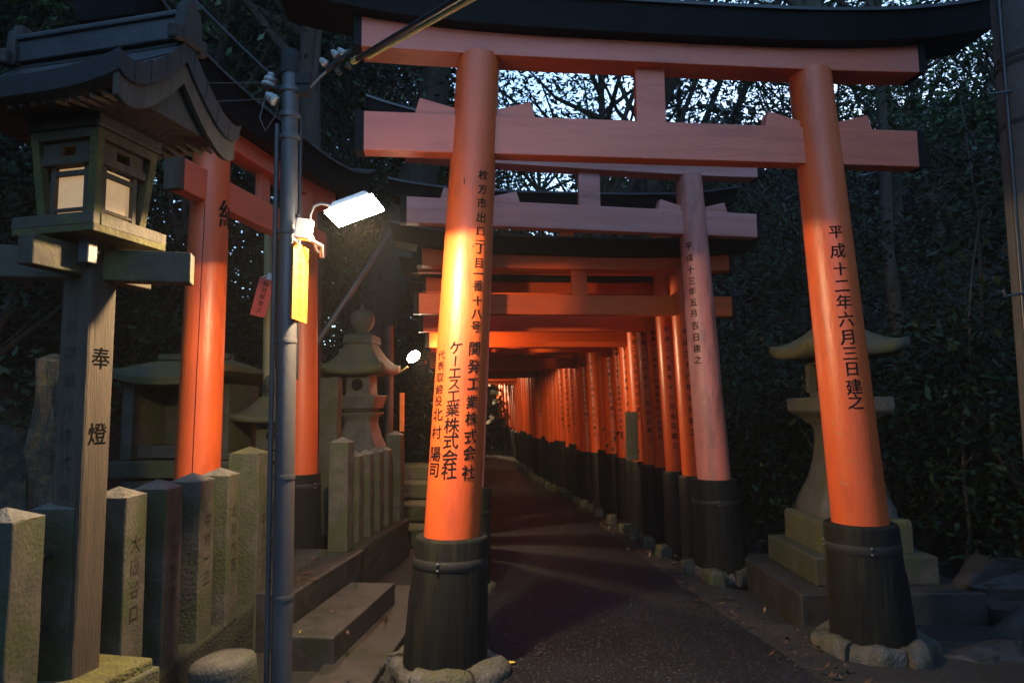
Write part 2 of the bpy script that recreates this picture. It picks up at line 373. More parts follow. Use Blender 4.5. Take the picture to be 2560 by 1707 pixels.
    for s in (-1, 1):
        c = p['sori']*(hsl/p['hk'])**3.6
        MB().box((s*(hsl-.012), 0, (p['hs0']+p['hs1'])/2+c*.6), (.05, 2*p['ts']+.008, p['hs1']-p['hs0']+.004+c*.7)).build("end_cap", 'black', lin, bev=.003)
    rb = MB().loft(kasagi_rings(p['hk'], p['hs1']+.002, p['kh'], p['kd'], p['kd']*1.25, p['sori'], p.get('flare', .05))).build("roof_beam", 'black', t, bev=.006)
    rings = []
    for r_ in kasagi_rings(p['hk'], p['hs1']+.002, p['kh'], p['kd'], p['kd']*1.25, p['sori'], p.get('flare', .05)):
        a, b_, c_ = Vector(r_[1]), Vector(r_[2]), Vector(r_[3])
        o_ = Vector((0, -.018, -.012)); rings.append([a+o_, a+Vector((0, -.018, .010)), b_+Vector((0, 0, .016)), c_+Vector((0, .018, .010)), c_+Vector((0, .018, -.012)), c_+Vector((0, .003, .003)), b_+Vector((0, 0, .004)), a+Vector((0, -.003, .003))])
    MB().loft(rings).build("roof_cap", 'copper', rb)
    # strut between the beams
    MB().box((0, 0, (p['hn1']+p['hs0'])/2+.002), (p['gw'], .05, p['hs0']-p['hn1']+.004)).build("strut", bm_, t, bev=.004)
    if p.get('wedge'):
        for s in (-1, 1):
            xp = s*(hw-le*p['hn1'])
            for d in (-1, 1):
                rp = p['r0']*.80; x0 = xp + d*rp*.85; x1 = xp + d*(rp+p['wedge']); x2 = x1 - d*.03
                z = p['hn1']+.001; h0, h1 = p['wedge']*.17, p['wedge']*.42; y = p['tn']*.36
                vs2 = [(x0, -y, z), (x1, -y, z), (x2, -y, z+h1), (x0, -y, z+h0), (x0, y, z), (x1, y, z), (x2, y, z+h1), (x0, y, z+h0)]
                MB().add(vs2, [(0, 1, 2, 3), (7, 6, 5, 4), (0, 4, 5, 1), (1, 5, 6, 2), (2, 6, 7, 3), (3, 7, 4, 0)]).build("wedge", bm_, t, bev=.003)
    return t

def zpx(y, Y, x=1176):   # height of a picture row (2352-wide) at distance Y: used only to work out letter heights
    k = (x-1176)/1568; v = (784-y)/1568
    d = fw + rt*k + up*v; return HC + d.z*Y/d.y

YAW = .111
front = dict(W=2.735, lean=.0594, r0=.170, r1=.138, hc=.78, rs=.226, hs0=3.785, hs1=3.93, hn0=3.15, hn1=3.405, tn=.115, ts=.10, hn=1.368+.545, hs=1.368+.55,
             hk=2.39, kh=.19, kd=.185, sori=.17, flare=.07, gw=.20, wedge=.25, strap=(.145, .065), ring=.35, ringh=.085, sm='sleeve')
Yf = 4.05
colR = [('枚', 395, 27), ('方', 428, 27), ('市', 461, 27), ('出', 494, 27), ('口', 526, 25), ('一', 549, 27), ('丁', 566, 27), ('目', 600, 27), ('一', 625, 27), ('番', 653, 27),
        ('十', 688, 27), ('八', 718, 28), ('号', 748, 29), ('関', 799, 33), ('発', 840, 33), ('工', 880, 33), ('業', 922, 34), ('株', 961, 34), ('式', 1002, 34), ('会', 1040, 34), ('社', 1085, 36)]
colM = [('ケ', 796, 32), ('ー', 827, 29), ('エ', 855, 31), ('ス', 881, 31), ('工', 909, 33), ('業', 940, 33), ('株', 977, 37), ('式', 1013, 37), ('会', 1052, 38), ('社', 1084, 38)]
colL = [('代', 813, 22), ('表', 838, 22), ('取', 865, 22), ('締', 894, 24), ('役', 920, 24), ('北', 952, 30), ('村', 994, 32), ('陽', 1044, 35), ('司', 1081, 35)]
colX = [('平', 548, 33), ('成', 590, 33), ('十', 630, 31), ('二', 667, 33), ('年', 703, 34), ('六', 741, 33), ('月', 780, 34), ('三', 816, 34), ('日', 850, 32), ('建', 890, 36), ('之', 923, 36)]
cv = lambda c, Y, x: [(ch, zpx(y, Y, x), s/1568*Y*1.03) for ch, y, s in c]
front['writing'] = [dict(side=-1, phi=R(26), items=cv(colR, Yf+.02, 1085)), dict(side=-1, phi=R(-16), items=cv(colM, Yf-.02, 1043)), dict(side=-1, phi=R(-54), items=cv(colL, Yf, 1005), narrow=1.15),
                    dict(side=1, phi=R(-13), items=cv(colX, 4.56, 1950))]
axd = Vector((math.cos(YAW), math.sin(YAW), 0))
fc = Vector((-.423, 4.233, 0)) + axd*front['W']/2
T1 = make_torii(front, "largest orange torii gate in front, black writing down both of its pillars", loc=fc, rz=YAW)

# scratches on the right pillar, knots and a nail mark on the left one
M['scratch'] = mat("bare_wood_scratch", (.50, .22, .09), (.42, .14, .05), .8, 20)
pils = [c for c in T1.children if c.name.startswith("pillar")]
def mark(side, ph0, ph1, z0, z1, w, name, material):
    vs2 = []; fs2 = []; n = 10
    for i in range(n+1):
        t_ = i/n; z = z0+(z1-z0)*t_ + .004*mnoise.noise((t_*6, z0*9, 2)); a = R(ph0+(ph1-ph0)*t_); hwid = w*(1-abs(2*t_-1)**2.2)/2+.0006
        r_ = front['r0']+(front['r1']-front['r0'])*(z-front['hc'])/(front['hs0']-front['hc'])+.0018; x = side*(front['W']/2-front['lean']*z)
        for e in (-hwid, hwid): vs2.append((x+r_*math.sin(a), -r_*math.cos(a), z+e))
    for i in range(n): fs2.append((i*2, i*2+2, i*2+3, i*2+1))
    MB().add(vs2, fs2).build(name, material, pils[0 if side < 0 else 1], recalc=False)
for a0, a1, y0, y1, w in ((-72, -34, 988, 997, .006), (-70, -62, 960, 978, .012), (-68, -44, 1103, 1104, .005), (-66, -58, 1090, 1110, .014), (-58, -42, 1172, 1180, .005), (-30, -24, 1098, 1100, .008), (-50, -20, 1050, 1056, .003)):
    mark(1, a0, a1, zpx(y0, 4.56, 1950), zpx(y1, 4.56, 1950), w, "scratch", 'scratch')
for a0, y0, w in ((-62, 688, .030), (-20, 408, .05), (10, 560, .012), (-40, 1010, .012)):
    mark(-1, a0-1.6, a0+1.6, zpx(y0, 4.05, 1085), zpx(y0+2, 4.05, 1085), w, "knot", 'bark')
def right_at(y): return interp(XR, y)
def tunnel_pose(y, W):
    """gate whose right pillar stands in the right row at depth y"""
    hd = (right_at(y+.6)-right_at(y-.6))/1.2; hd = max(-.32, min(-.05, hd)); yaw = math.atan(-hd)
    r_ = Vector((right_at(y), y, 0)); return r_ - Vector((math.cos(yaw), math.sin(yaw), 0))*W/2, yaw
G_ = "torii gates of the tunnel behind the front gate"
t2 = dict(W=2.42, lean=.052, r0=.152, r1=.128, hc=.86, rs=.215, hs0=3.735, hs1=3.86, hn0=3.165, hn1=3.40, tn=.11, ts=.09, hn=1.21+.53, hs=1.21+.53, hk=2.0, kh=.18, kd=.17,
          sori=.15, gw=.21, wedge=.24, strap=(.20, .05), ring=.26, ringh=.07, pm='verm_old', bm='verm_old_board', sm='sleeve')
colT2 = [('平', 565), ('成', 592), ('十', 619), ('三', 645), ('年', 669), ('五', 694), ('月', 719), ('吉', 747), ('日', 774), ('建', 800), ('之', 826)]
t2['writing'] = [dict(side=1, phi=R(-50), items=[(c, zpx(y, 6.35, 1610), .078) for c, y in colT2])]
p_, y_ = tunnel_pose(6.49, t2['W']); T2 = make_torii(t2, "faded pink torii gate right behind the large front gate, its right pillar stained", G_, p_, y_)

def small(W, s, sh, r=.125, tall=False, wr=None, hc=.85, phi=-30, size=.062, z0=2.35, z1=1.15):
    d = dict(W=W, lean=.045, r0=r, r1=r*.85, hc=hc, rs=r*1.32, hn0=2.45*s+sh, hn1=2.65*s+sh, hs0=2.90*s+sh, hs1=3.03*s+sh, tn=.10, ts=.085, hn=W/2+.44, hs=W/2+.40, hk=W/2+.62, kh=.16, kd=.155,
             sori=.10, gw=.16, wedge=.0, strap=None, ring=None, sm='sleeve_black', pm='verm_new', bm='verm_new_board')
    if wr: d['writing'] = [dict(side=1, phi=R(phi), items=column_items(wr, z0, z1, size))]
    return d
variants = [
    (6.94, small(2.40, 1.0, 0.0, .135, wr="平成二十六年元旦建之", phi=-22, z0=2.28, z1=1.28, size=.066), "orange torii gate with lit front beams, third in line after the front gate"),
    (7.44, dict(small(2.42, 1.18, .08, .13, wr="平成二十五年十一月吉日建之", phi=-24, z0=2.36, z1=1.12, size=.062), hk=1.86), "tall torii gate whose black upturned roof beam rises behind the pink gate"),
    (7.86, small(2.38, .96, .04, .12, wr="創業八十周年　社長就任四十年記念", phi=-34, z0=2.38, z1=1.2, size=.05), "torii gate with a small long inscription, fifth in line after the front gate"),
    (8.30, small(2.36, 1.02, -.02, .13, wr="平成二十六年十一月吉日建之", phi=-30, z0=2.4, z1=1.15, size=.06), "torii gate with a thirteen sign date, sixth in line after the front gate"),
    (8.78, small(2.34, .93, .02, .135, wr="平成二十六年九月吉日建之", phi=-20, z0=2.45, z1=1.4, size=.062), "torii gate whose right pillar carries the green notice board"),
    (9.20, small(2.34, .98, .06, .115, wr="平成二十四年一月吉日建之", phi=-30, z0=2.3, z1=1.15, size=.058), "narrow pillared torii gate just behind the green notice board"),
]
protos = []
for y, d, lab in variants:
    p_, y_ = tunnel_pose(y, d['W']); protos.append(make_torii(d, lab, G_, p_, y_))
# shared far label: nothing in the photo tells these apart
FAR = "one of the dim torii gates packed close together deep in the tunnel"
y = 9.62; k = 0
while y < 33:
    src = protos[[0, 3, 5, 2, 4, 0, 2, 5, 3, 1][k % 10]] if k > 3 else protos[[2, 4, 0, 5][k]]
    c = copy_tree(src); p_, y_ = tunnel_pose(y, 2.36); c.location = p_; c.rotation_euler.z = y_ + random.uniform(-.02, .02)
    f = random.uniform(.93, 1.05); c.scale = (random.uniform(.97, 1.01), 1, f); tag(c, FAR, "torii gate", G_)
    y += random.uniform(.36, .50) if y < 20 else random.uniform(.5, .72); k += 1

# left torii gate in front of the shrine
dl = Vector((.19, .98, 0)).normalized(); pa, pb = Vector((-2.16, 4.70, 0)), Vector((-1.88, 6.15, 0))
Wl = (pb-pa).length
lt = dict(W=Wl, lean=.02, r0=.147, r1=.125, hc=.98, rs=.175, hs0=3.46, hs1=3.60, hn0=3.0, hn1=3.22, tn=.11, ts=.085, hn=Wl/2+.34, hs=Wl/2+.45, hk=Wl/2+.95, kh=.22, kd=.19,
          sori=.22, gw=.14, wedge=.0, strap=(.10, .05), ring=None, sm='sleeve', capm='wood')
yl = math.atan2(pb.y-pa.y, pb.x-pa.x)
lt['writing'] = [dict(side=-1, phi=R(18), items=[('納', 2.93, .21)])]
T3 = make_torii(lt, "side torii gate left of the lamp pole, standing behind the stone fence", loc=(pa+pb)/2, rz=yl)
# crack down the near pillar, seen from the path
pil = [c for c in T3.children if c.name.startswith("pillar")][0]
vs2 = []; fs2 = []
for i in range(15):
    z = .99 + i*(2.98-.99)/14; x = -(Wl/2-.02*z); r_ = .147+(.125-.147)*(z-.98)/(3.46-.98)+.001
    for e in (-.018, .018):
        a = R(-68) + e + .02*mnoise.noise((z*3, 1, 1)); vs2.append((x+r_*math.sin(a), -r_*math.cos(a), z))
for i in range(14): fs2.append((i*2, i*2+1, i*2+3, i*2+2))
MB().add(vs2, fs2).build("crack", 'ink', pil, recalc=False)

# ------------------------------------------------------------------ terrace, steps, stone fences
ST = math.atan(.12)   # the steps run a little to the right going away
def sloped_box(x0, x1, y0, y1, z0, z1): return MB().box(((x0+x1)/2, (y0+y1)/2, (z0+z1)/2), (x1-x0, y1-y0, z1-z0))
tag(sloped_box(-9, -1.80, 4.45, 9.6, -.3, .35).build("terrace", 'earth'), kind="structure")
def step(x1, ya, yb, w, z1, z0, label, wob):
    t = MB().box((0, 0, (z0+z1)/2), (w, yb-ya, z1-z0)).build("stone_step", 'stone_dark', loc=(x1-w/2, (ya+yb)/2, 0), rz=-ST, bev=.012)
    return tag(t, label, "step", "stone steps up to the shrine")
step(-1.34, 4.56, 5.92, .62, .37, -.05, "upper granite step meeting the shrine terrace", 1)
step(-1.00, 4.22, 5.48, .36, .20, -.05, "lower granite step nearest the path, fallen leaves on it", 2)
# slab and drain beside the path
t = MB().box((0, 0, 0), (.36, 2.9, .09)).build("kerb_slab", 'stone_dark', loc=(-.93, 4.55, .0), rz=-.07, bev=.01)
tag(t, "long flat stone slab lying beside the drain at the foot of the steps", "kerb")
mb = MB(); mb.box((-.69, 4.3, .003), (.035, 4.2, .014), rz=-.05); tag(mb.build("drain_grate", 'black'), "narrow dark drain slot running beside the flat slab", "drain")
t = MB().box((-.34, 3.6, .0), (.10, 5.0, .05), rz=.05).build("kerb_edge", 'stone_dark', bev=.01); tag(t, "thin stone edging strip beside the left edge of the path", "kerb")

def fence_post(w, h, seed, carved=True):
    mb = MB(); mb.box((0, 0, (h-.05)/2), (w, w, h-.05), taper=.97)
    o = mb.build("shaft", 'stone')
    return o
def make_post(x, y, z, w, h, label, group, rz=0.0, txt=None, capm='stone_cap'):
    t = thing("fence_post", label, "stone post", (x, y, z), rz, group)
    sh = MB().box((0, 0, h/2-.025), (w, w, h-.05), taper=.96).build("shaft", 'stone', t, bev=.008); subdiv(sh, 5); wobble(sh, .006, 14, x*7+y*3)
    MB().add([(-w*.48, -w*.48, h-.052), (w*.48, -w*.48, h-.052), (w*.48, w*.48, h-.052), (-w*.48, w*.48, h-.052), (0, 0, h-.008)], [(0, 1, 4), (1, 2, 4), (2, 3, 4), (3, 0, 4), (3, 2, 1, 0)]).build("cap", capm, t)
    if txt:
        items = [(c, 0, h*.72 - i*.105, .085) for i, c in enumerate(txt)]
        write_flat(items, (w/2*.985+.006, 0, 0), (0, 1, 0), "carved_name", t, 'carving', bold=0.0)
    return t
# fence one: in front of the side torii
FG = "stone posts of the near fence beside the wooden lantern"
yy = [2.56, 2.88, 3.22, 3.54, 3.88, 4.20]
fl = ["low fence post at the left edge of the photo, left of the wooden lantern", "fence post half hidden behind the wooden lantern's post", "dark fence post just right of the wooden lantern's post",
      "fence post with a lichen cap, third from the tall fence post", "fence post with an iron peg, second from the tall fence post", "fence post touching the tall mossy fence post"]
names = ["奉納者", "山本三吉", "大阪谷口", "小川吉次", "中村一三", "北川大吉"]
for i, y in enumerate(yy):
    make_post(-1.87+.018*i, y, .285, .185, .925, fl[i], FG, 0, names[i] if i else None)
make_post(-1.78, 4.66, .0, .215, 1.31, "tall mossy fence post ending the near fence beside the lamp pole", FG, 0, "ノ本人一三", 'stone_moss').children[0].data.materials[0] = M['stone_moss']
t = MB().box((0, 0, .15), (.30, 2.6, .32)).build("low_wall", 'moss', loc=(-1.84, 3.34, -.01), bev=.02); subdiv(t, 6); wobble(t, .018, 6, 3); tag(t, "low moss covered stone base under the near fence", "wall")
# iron pegs and rails between the posts
for j, (z, r_) in enumerate(((.98, .010), (.70, .010))):
    o = MB().tube([(-1.86, 2.4, z), (-1.80, 4.6, z+.02)], r_, 8).build("iron_rail", 'strap'); tag(o, ["upper", "lower"][j]+" thin iron rail through the posts of the near fence", "rail")
# fence two: beyond the steps
FG2 = "stone posts of the far fence in front of the large left stone lantern"
make_post(-1.44, 5.80, .38, .17, .94, "broad corner post at the near end of the far fence", FG2, -.10, "三木")
l2 = ["first thin post right of the broad corner post", "second thin post right of the broad corner post", "third thin post right of the broad corner post", "fourth thin post right of the broad corner post, nearest the tall end post"]
for i in range(4): make_post(-1.405+.036*i, 6.14+.27*i, .38, .125, .80, l2[i], FG2, -.10, None)
make_post(-1.245, 7.28, .38, .165, .94, "tall end post of the far fence below the floodlit post", FG2, -.10, None)
t = MB().box((0, 0, .18), (.30, 1.8, .42)).build("low_wall", 'moss', loc=(-1.36, 6.54, -.01), rz=-.11, bev=.02); subdiv(t, 5); wobble(t, .018, 6, 5); tag(t, "mossy retaining base under the far fence", "wall")
# stacked stone ledges going on behind the far fence
for i, (x, y, z, sx) in enumerate(((-1.02, 8.0, .1, .5), (-1.12, 8.5, .3, .5), (-1.22, 9.0, .5, .5), (-1.32, 9.5, .68, .5))):
    t = MB().box((0, 0, 0), (sx, .42, .2)).build("stone_ledge", 'stone', loc=(x, y, z), rz=-.1, bev=.02); wobble(subdiv(t, 4), .012, 9, i)
    tag(t, ["lowest", "second", "third", "topmost"][i]+" stone ledge of the dark stair right of the far fence", "step", "stone ledges right of the far fence")

# ------------------------------------------------------------------ stone lanterns, shrine, stones
def square_ring(h, z, bulge=0.0, n=6, lift=0.0, rot=0.0):
    """square ring with corners that may lift (n points a side)"""
    pts = []
    for s in range(4):
        for k in range(n):
            t = -1+2*k/n; c = abs(t)**2.2*lift; a = 1+bulge*(1-t*t)
            x, y = [(t, -a), (a, t), (-t, a), (-a, -t)][s]; pts.append((x*h, y*h, z+c))
    return pts
def stone_roof(mbx, h, z, rise, lift, top, thick):
    rings = [square_ring(h*.3, z), square_ring(h*.94, z, 0, 6, lift*.6), square_ring(h, z+thick*.25, 0, 6, lift), square_ring(h*1.0, z+thick, 0, 6, lift)]
    for i in range(1, 8):
        t = i/7; rings.append(square_ring(h*(1-t)+top*t, z+thick+rise*(t**1.55), 0, 6, lift*(1-t)**2.5))
    mbx.loft(rings, True)
def shoulder_label(o, lab): o["label"] = lab; return o
# large lantern on the left
t = thing("stone_lantern", "tall stone lantern with round pierced light box behind the far fence", "stone lantern", (-1.62, 7.35, .30), -.12)
mb = MB(); mb.loft([square_ring(.33, 0), square_ring(.30, .55), square_ring(.235, .78), square_ring(.17, .95), square_ring(.14, 1.08), square_ring(.145, 1.15), square_ring(.19, 1.19), square_ring(.19, 1.205)], True); mb.build("shaft", 'stone_pale', t)
MB().box((0, 0, 1.315), (.36, .36, .14), taper=1.2).build("platform", 'stone_pale', t, bev=.01)
MB().box((0, 0, 1.232), (.26, .26, .05), taper=1.3).build("collar", 'stone', t, bev=.008)
lb = MB().box((0, 0, 1.49), (.27, .27, .24), taper=.95).build("light_box", 'stone_pale', t, bev=.018)
MB().lathe([(.062, 0), (.062, .012)], 24, Matrix.Translation((.0, -.138, 1.50)) @ Matrix.Rotation(R(90), 4, 'X')).build("round_opening", 'ink', lb)
mb = MB(); stone_roof(mb, .33, 1.60, .30, .05, .12, .07); mb.build("roof", 'stone_moss', t)
mb = MB(); mb.loft([square_ring(.16, 1.94), square_ring(.15, 2.02), square_ring(.10, 2.05)]); mb.lathe([(.075, 2.05), (.07, 2.08), (.10, 2.11), (.128, 2.17), (.13, 2.24), (.11, 2.28), (.05, 2.31), (.022, 2.33), (.018, 2.37), (.008, 2.39)], 20); mb.build("finial", 'stone', t)
# small lantern beside the shrine
t = thing("stone_lantern", "small stone lantern with a yellow mossy roof left of the lamp pole", "stone lantern", (-2.36, 6.75, .35), .1)
mb = MB(); mb.loft([square_ring(.24, 0), square_ring(.22, .2), square_ring(.17, .4), square_ring(.16, .62), square_ring(.20, .68)], True); mb.build("shaft", 'stone', t)
MB().box((0, 0, .755), (.50, .50, .09)).build("platform", 'stone', t, bev=.01)
lb = MB().box((0, 0, .935), (.26, .26, .25), taper=.96).build("light_box", 'stone', t, bev=.012)
MB().lathe([(.045, 0), (.045, .012)], 20, Matrix.Translation((.02, -.134, .95)) @ Matrix.Rotation(R(90), 4, 'X')).build("round_opening", 'ink', lb)
mb = MB(); stone_roof(mb, .33, 1.07, .20, .05, .10, .05); mb.build("roof", 'stone_moss', t)
mb = MB(); mb.lathe([(.085, 1.31), (.08, 1.36), (.05, 1.37), (.09, 1.41), (.10, 1.46), (.07, 1.52), (.02, 1.55)], 20); mb.build("finial", 'stone', t)
# large lantern on the right
t = thing("stone_lantern", "grey stone lantern on a stepped base behind the right front pillar", "stone lantern", (2.76, 5.82, -.12), 0.0)
pb_ = MB().box((0, 0, .145), (1.36, 1.40, .29)).build("plinth", 'stone_dark', t, bev=.012)
s2 = MB(); s2.box((0, 0, .395), (.94, .98, .21)); s2.build("second_step", 'stone', t, bev=.012)
mb = MB(); mb.loft([square_ring(.36, .50), square_ring(.36, .72, 0, 6, .0), square_ring(.35, .735, 0, 6, .02), square_ring(.27, .755)]); mb.build("base_stone", 'stone_moss', t, bev=.006)
mb = MB(); mb.loft([square_ring(.29, .755), square_ring(.285, .82), square_ring(.25, .92), square_ring(.20, 1.05), square_ring(.165, 1.22), square_ring(.15, 1.40), square_ring(.16, 1.46), square_ring(.18, 1.50)], True)
sh = mb.build("shaft", 'stone_pale', t)
write_flat([('奉', 0, 0, .085), ('燈', 0, -.18, .085)], (-.06, -.188, 1.28), (1, 0, 0), "carved_letters", sh, 'ink', bold=-.004, upv=(0, -.10, 1))
MB().loft([square_ring(.19, 1.50), square_ring(.23, 1.55), square_ring(.30, 1.60), square_ring(.31, 1.62), square_ring(.31, 1.71), square_ring(.29, 1.72)]).build("platform", 'stone_pale', t, bev=.005)
mb = MB()
for sx in (-1, 1):
    for sy in (-1, 1): mb.box((sx*.15, sy*.15, 1.87), (.07, .07, .30))
mb.box((0, 0, 1.745), (.37, .37, .05)); mb.box((0, 0, 2.02), (.37, .37, .04))
mb.build("light_box", 'stone_pale', t, bev=.006)
mb = MB(); stone_roof(mb, .41, 2.05, .22, .06, .10, .085); mb.build("roof", 'stone_moss', t)
mb = MB(); mb.lathe([(.10, 2.36), (.09, 2.41), (.06, 2.42), (.10, 2.47), (.10, 2.53), (.05, 2.58), (.01, 2.62)], 20); mb.build("finial", 'stone', t)
# small stone shrine
t = thing("stone_shrine", "small roofed stone shrine behind the side torii gate", "shrine", (-3.13, 6.75, .35), -.06)
MB().loft([square_ring(.50, 0), square_ring(.44, .56)]).build("pedestal", 'stone', t, bev=.01)
MB().box((0, 0, .66), (1.24, .95, .15)).build("ledge", 'stone', t, bev=.012)
mb = MB()
for sx in (-1, 1):
    mb.box((sx*.46, -.30, 1.09), (.11, .11, .70))
    mb.box((sx*.46, .0, 1.09), (.09, .62, .70))
mb.box((0, .26, 1.09), (.90, .08, .70))
mb.build("walls", 'stone', t, bev=.008)
MB().box((0, -.10, .81), (.80, .36, .12)).build("altar_step", 'stone_dark', t, bev=.01)
mb = MB(); rings = []
for i in range(21):
    tt = -1+2*i/20; c = .12*abs(tt)**2.5; w = .70
    x = tt*.60
    rings.append([(x, -.58, 1.43+c), (x, -.60, 1.50+c), (x*.88, -.42, 1.52+c*.6), (x*.66, -.16, 1.64), (x*.60, 0, 1.70), (x*.66, .16, 1.64), (x*.88, .42, 1.52+c*.6), (x, .60, 1.50+c), (x, .58, 1.43+c)])
rf = mb.loft(rings, False).build("roof", 'stone_moss', t, bev=.008)
MB().box((0, 0, 1.72), (.72, .13, .06)).build("ridge", 'stone', rf, bev=.012)
# upright slab, rough marker, boulder
t = MB().box((0, 0, .75), (.185, .15, 1.52)).build("stone_slab", 'stone', loc=(-1.79, 6.75, .34), rz=-.1, bev=.012); wobble(subdiv(t, 6), .01, 8, 2); tag(t, "plain upright stone slab between the side torii gate and the large left lantern", "stone marker")
t = MB().box((0, 0, .80), (.30, .22, 1.62)).build("stone_marker", 'rough_rock', loc=(-3.02, 4.62, .28)); wobble(subdiv(t, 10), .07, 5, 1); wobble(t, .03, 15, 4); tag(t, "rough moss crusted upright stone left of the wooden lantern's post", "stone marker")
t = MB().box((0, 0, .5), (.8, .6, 1.25)).build("boulder", 'rough_rock', loc=(-3.75, 5.0, .28)); wobble(subdiv(t, 10), .12, 3, 8); tag(t, "dark boulder at the left edge of the photo behind the fence", "rock")
mb = MB(); mb.lathe([(.125, 0), (.145, .1), (.15, .30), (.148, .335), (.135, .355), (.10, .368), (.0, .372)], 28); t = mb.build("stone_stump", 'stone', loc=(-1.33, 3.32, .04)); wobble(t, .008, 12, 2); t.rotation_euler = (0, -.12, 0); tag(t, "round topped low stone stump at the foot of the lamp pole", "bollard")
# loose rocks on the right and along the tunnel
def rock(x, y, z, r, sq, seed, label, material='stone', group=None, cat="rock"):
    rr_ = np.random.default_rng(int(seed*10)); b = bmesh.new()
    for k in range(22):
        v = rr_.normal(size=3); v /= np.linalg.norm(v); b.verts.new(tuple(v*r*rr_.uniform(.8, 1.1)*np.array(sq)))
    h_ = bmesh.ops.convex_hull(b, input=b.verts[:]); bmesh.ops.delete(b, geom=[e for e in h_['geom_interior'] if isinstance(e, bmesh.types.BMVert)], context='VERTS')
    bmesh.ops.subdivide_edges(b, edges=b.edges[:], cuts=3, use_grid_fill=True); bmesh.ops.triangulate(b, faces=b.faces[:])
    me = bpy.data.meshes.new("rock"); b.to_mesh(me); b.free()
    o = bpy.data.objects.new("rock", me); col.objects.link(o); me.materials.append(M[material]); o.location = (x, y, z)
    wobble(o, r*.10, 3/r, seed+5); wobble(o, r*.035, 12/r, seed+9)
    return tag(o, label, cat, group)
rock(3.55, 4.75, -.02, .30, (1.3, 1, .7), 1, "large dim rock at the lower right corner of the photo", 'stone_dark')
rock(3.75, 5.3, .12, .42, (1.2, 1, .8), 2, "dim rock behind the lower right corner rock", 'stone_dark')
rock(2.95, 4.45, -.04, .26, (1.5, .8, .45), 3, "flat stone just right of the right pillar's stone foot", 'stone_dark')
rg = "pale stones edging the right side of the path"
kk = 0; y = 6.15
names_r = "one of the pale rough stones edging the path below the right row of pillars"
while y < 17:
    x = right_at(y)-.27-.02*(y-6); s_ = random.uniform(.14, .24)
    o = MB().box((0, 0, .0), (random.uniform(.10, .15), s_, random.uniform(.12, .17)), taper=.85).build("edge_stone", 'stone', loc=(x, y, .03), rz=.1+random.uniform(-.2, .2)); subdiv(o, 3); wobble(o, .02, 9, kk*3.1)
    o.data.polygons.foreach_set("use_smooth", [True]*len(o.data.polygons)); tag(o, names_r, "stone", rg); y += random.uniform(.34, .7); kk += 1

# ------------------------------------------------------------------ wooden lantern on the left
LA = -R(13)
t = thing("wooden_lantern", "big weathered wooden lantern with a curved roof at the left edge", "lantern", (-1.80, 2.88, 0), LA)
MB().box((0, 0, .225), (.46, .46, .47)).build("foot_block", 'stone_moss', t, bev=.012)
MB().box((0, 0, .475), (.42, .42, .05)).build("foot_cap", 'moss_bright', t, bev=.012)
post = MB().box((0, 0, 1.37), (.142, .142, 1.80)).build("post", 'wood', t, bev=.012)
write_flat([('奉', 0, 1.77, .098), ('燈', 0, 1.455, .098)], (.0725, 0, 0), (0, 1, 0), "painted_letters", post, 'ink', bold=.016)
write_flat([(c, 0, 1.90-i*.112, .066) for i, c in enumerate("日新観光株式会社　昭和")], (-.01, -.0725, 0), (1, 0, 0), "faint_letters", post, mat("faded_ink", (.055, .045, .034), (.08, .065, .05), .8), bold=.006)
arm = MB().box((0, 0, 2.17), (.80, .085, .135)).build("cross_arm", 'wood_grey', t, bev=.006); arm.rotation_euler.z = R(28)
MB().box((0, 0, 2.175), (.075, .62, .12)).build("cross_arm", 'wood_grey', t, bev=.006)
MB().box((-.0, -.0, 2.28), (.40, .40, .035)).build("tray", 'wood_moss', t, bev=.005)
mb = MB()
for s in (-1, 1):
    mb.box((0, s*.185, 2.315), (.40, .035, .05)); mb.box((s*.185, 0, 2.315), (.035, .334, .05))
mb.build("tray_rim", 'wood_grey', t, bev=.004)
MB().box((.075, -.095, 2.22), (.05, .05, .13)).build("metal_fitting", 'pole', t, bev=.005)
# light box: flares upward
hb0, hb1, z0, z1 = .118, .150, 2.30, 2.70
mb = MB()
for sx in (-1, 1):
    for sy in (-1, 1):
        q = .019
        mb.loft([[(sx*hb0-q, sy*hb0-q, z0), (sx*hb0+q, sy*hb0-q, z0), (sx*hb0+q, sy*hb0+q, z0), (sx*hb0-q, sy*hb0+q, z0)],
                 [(sx*hb1-q, sy*hb1-q, z1), (sx*hb1+q, sy*hb1-q, z1), (sx*hb1+q, sy*hb1+q, z1), (sx*hb1-q, sy*hb1+q, z1)]])
cp = mb.build("corner_posts", 'wood_moss', t, bev=.004)
def hb(z): return hb0+(hb1-hb0)*(z-z0)/(z1-z0)
for k in range(4):
    rot = Matrix.Rotation(k*math.pi/2, 4, 'Z'); mb = MB()
    for za, zb, pr in ((2.305, 2.345, .006), (2.565, 2.60, .010), (2.665, 2.705, .016)):
        h = hb((za+zb)/2); mb.box((0, -h-pr+.012, (za+zb)/2), (2*h+.03, .028, zb-za), rot)
    for x in (-.083, .083):
        h = hb(2.45); mb.box((x, -h+.010, 2.455), (.022, .020, .225), rot)
    h = hb(2.455); mb.box((0, -h+.010, 2.38), (.15, .016, .014), rot); mb.box((0, -h+.010, 2.535), (.15, .016, .022), rot)
    # pierced board under the eaves
    h = hb(2.63); mb.box((-.085, -h+.012, 2.632), (.10, .018, .064), rot); mb.box((.085, -h+.012, 2.632), (.10, .018, .064), rot); mb.box((0, -h+.012, 2.655), (.07, .018, .018), rot)
    fr = mb.build("window_frame", 'wood', t, bev=.002)
    h = hb(2.45)-.008; pn = MB(); pn.box((0, -h+.016, 2.455), (.150, .004, .215), rot); pn.build("paper_pane", 'paper', fr)
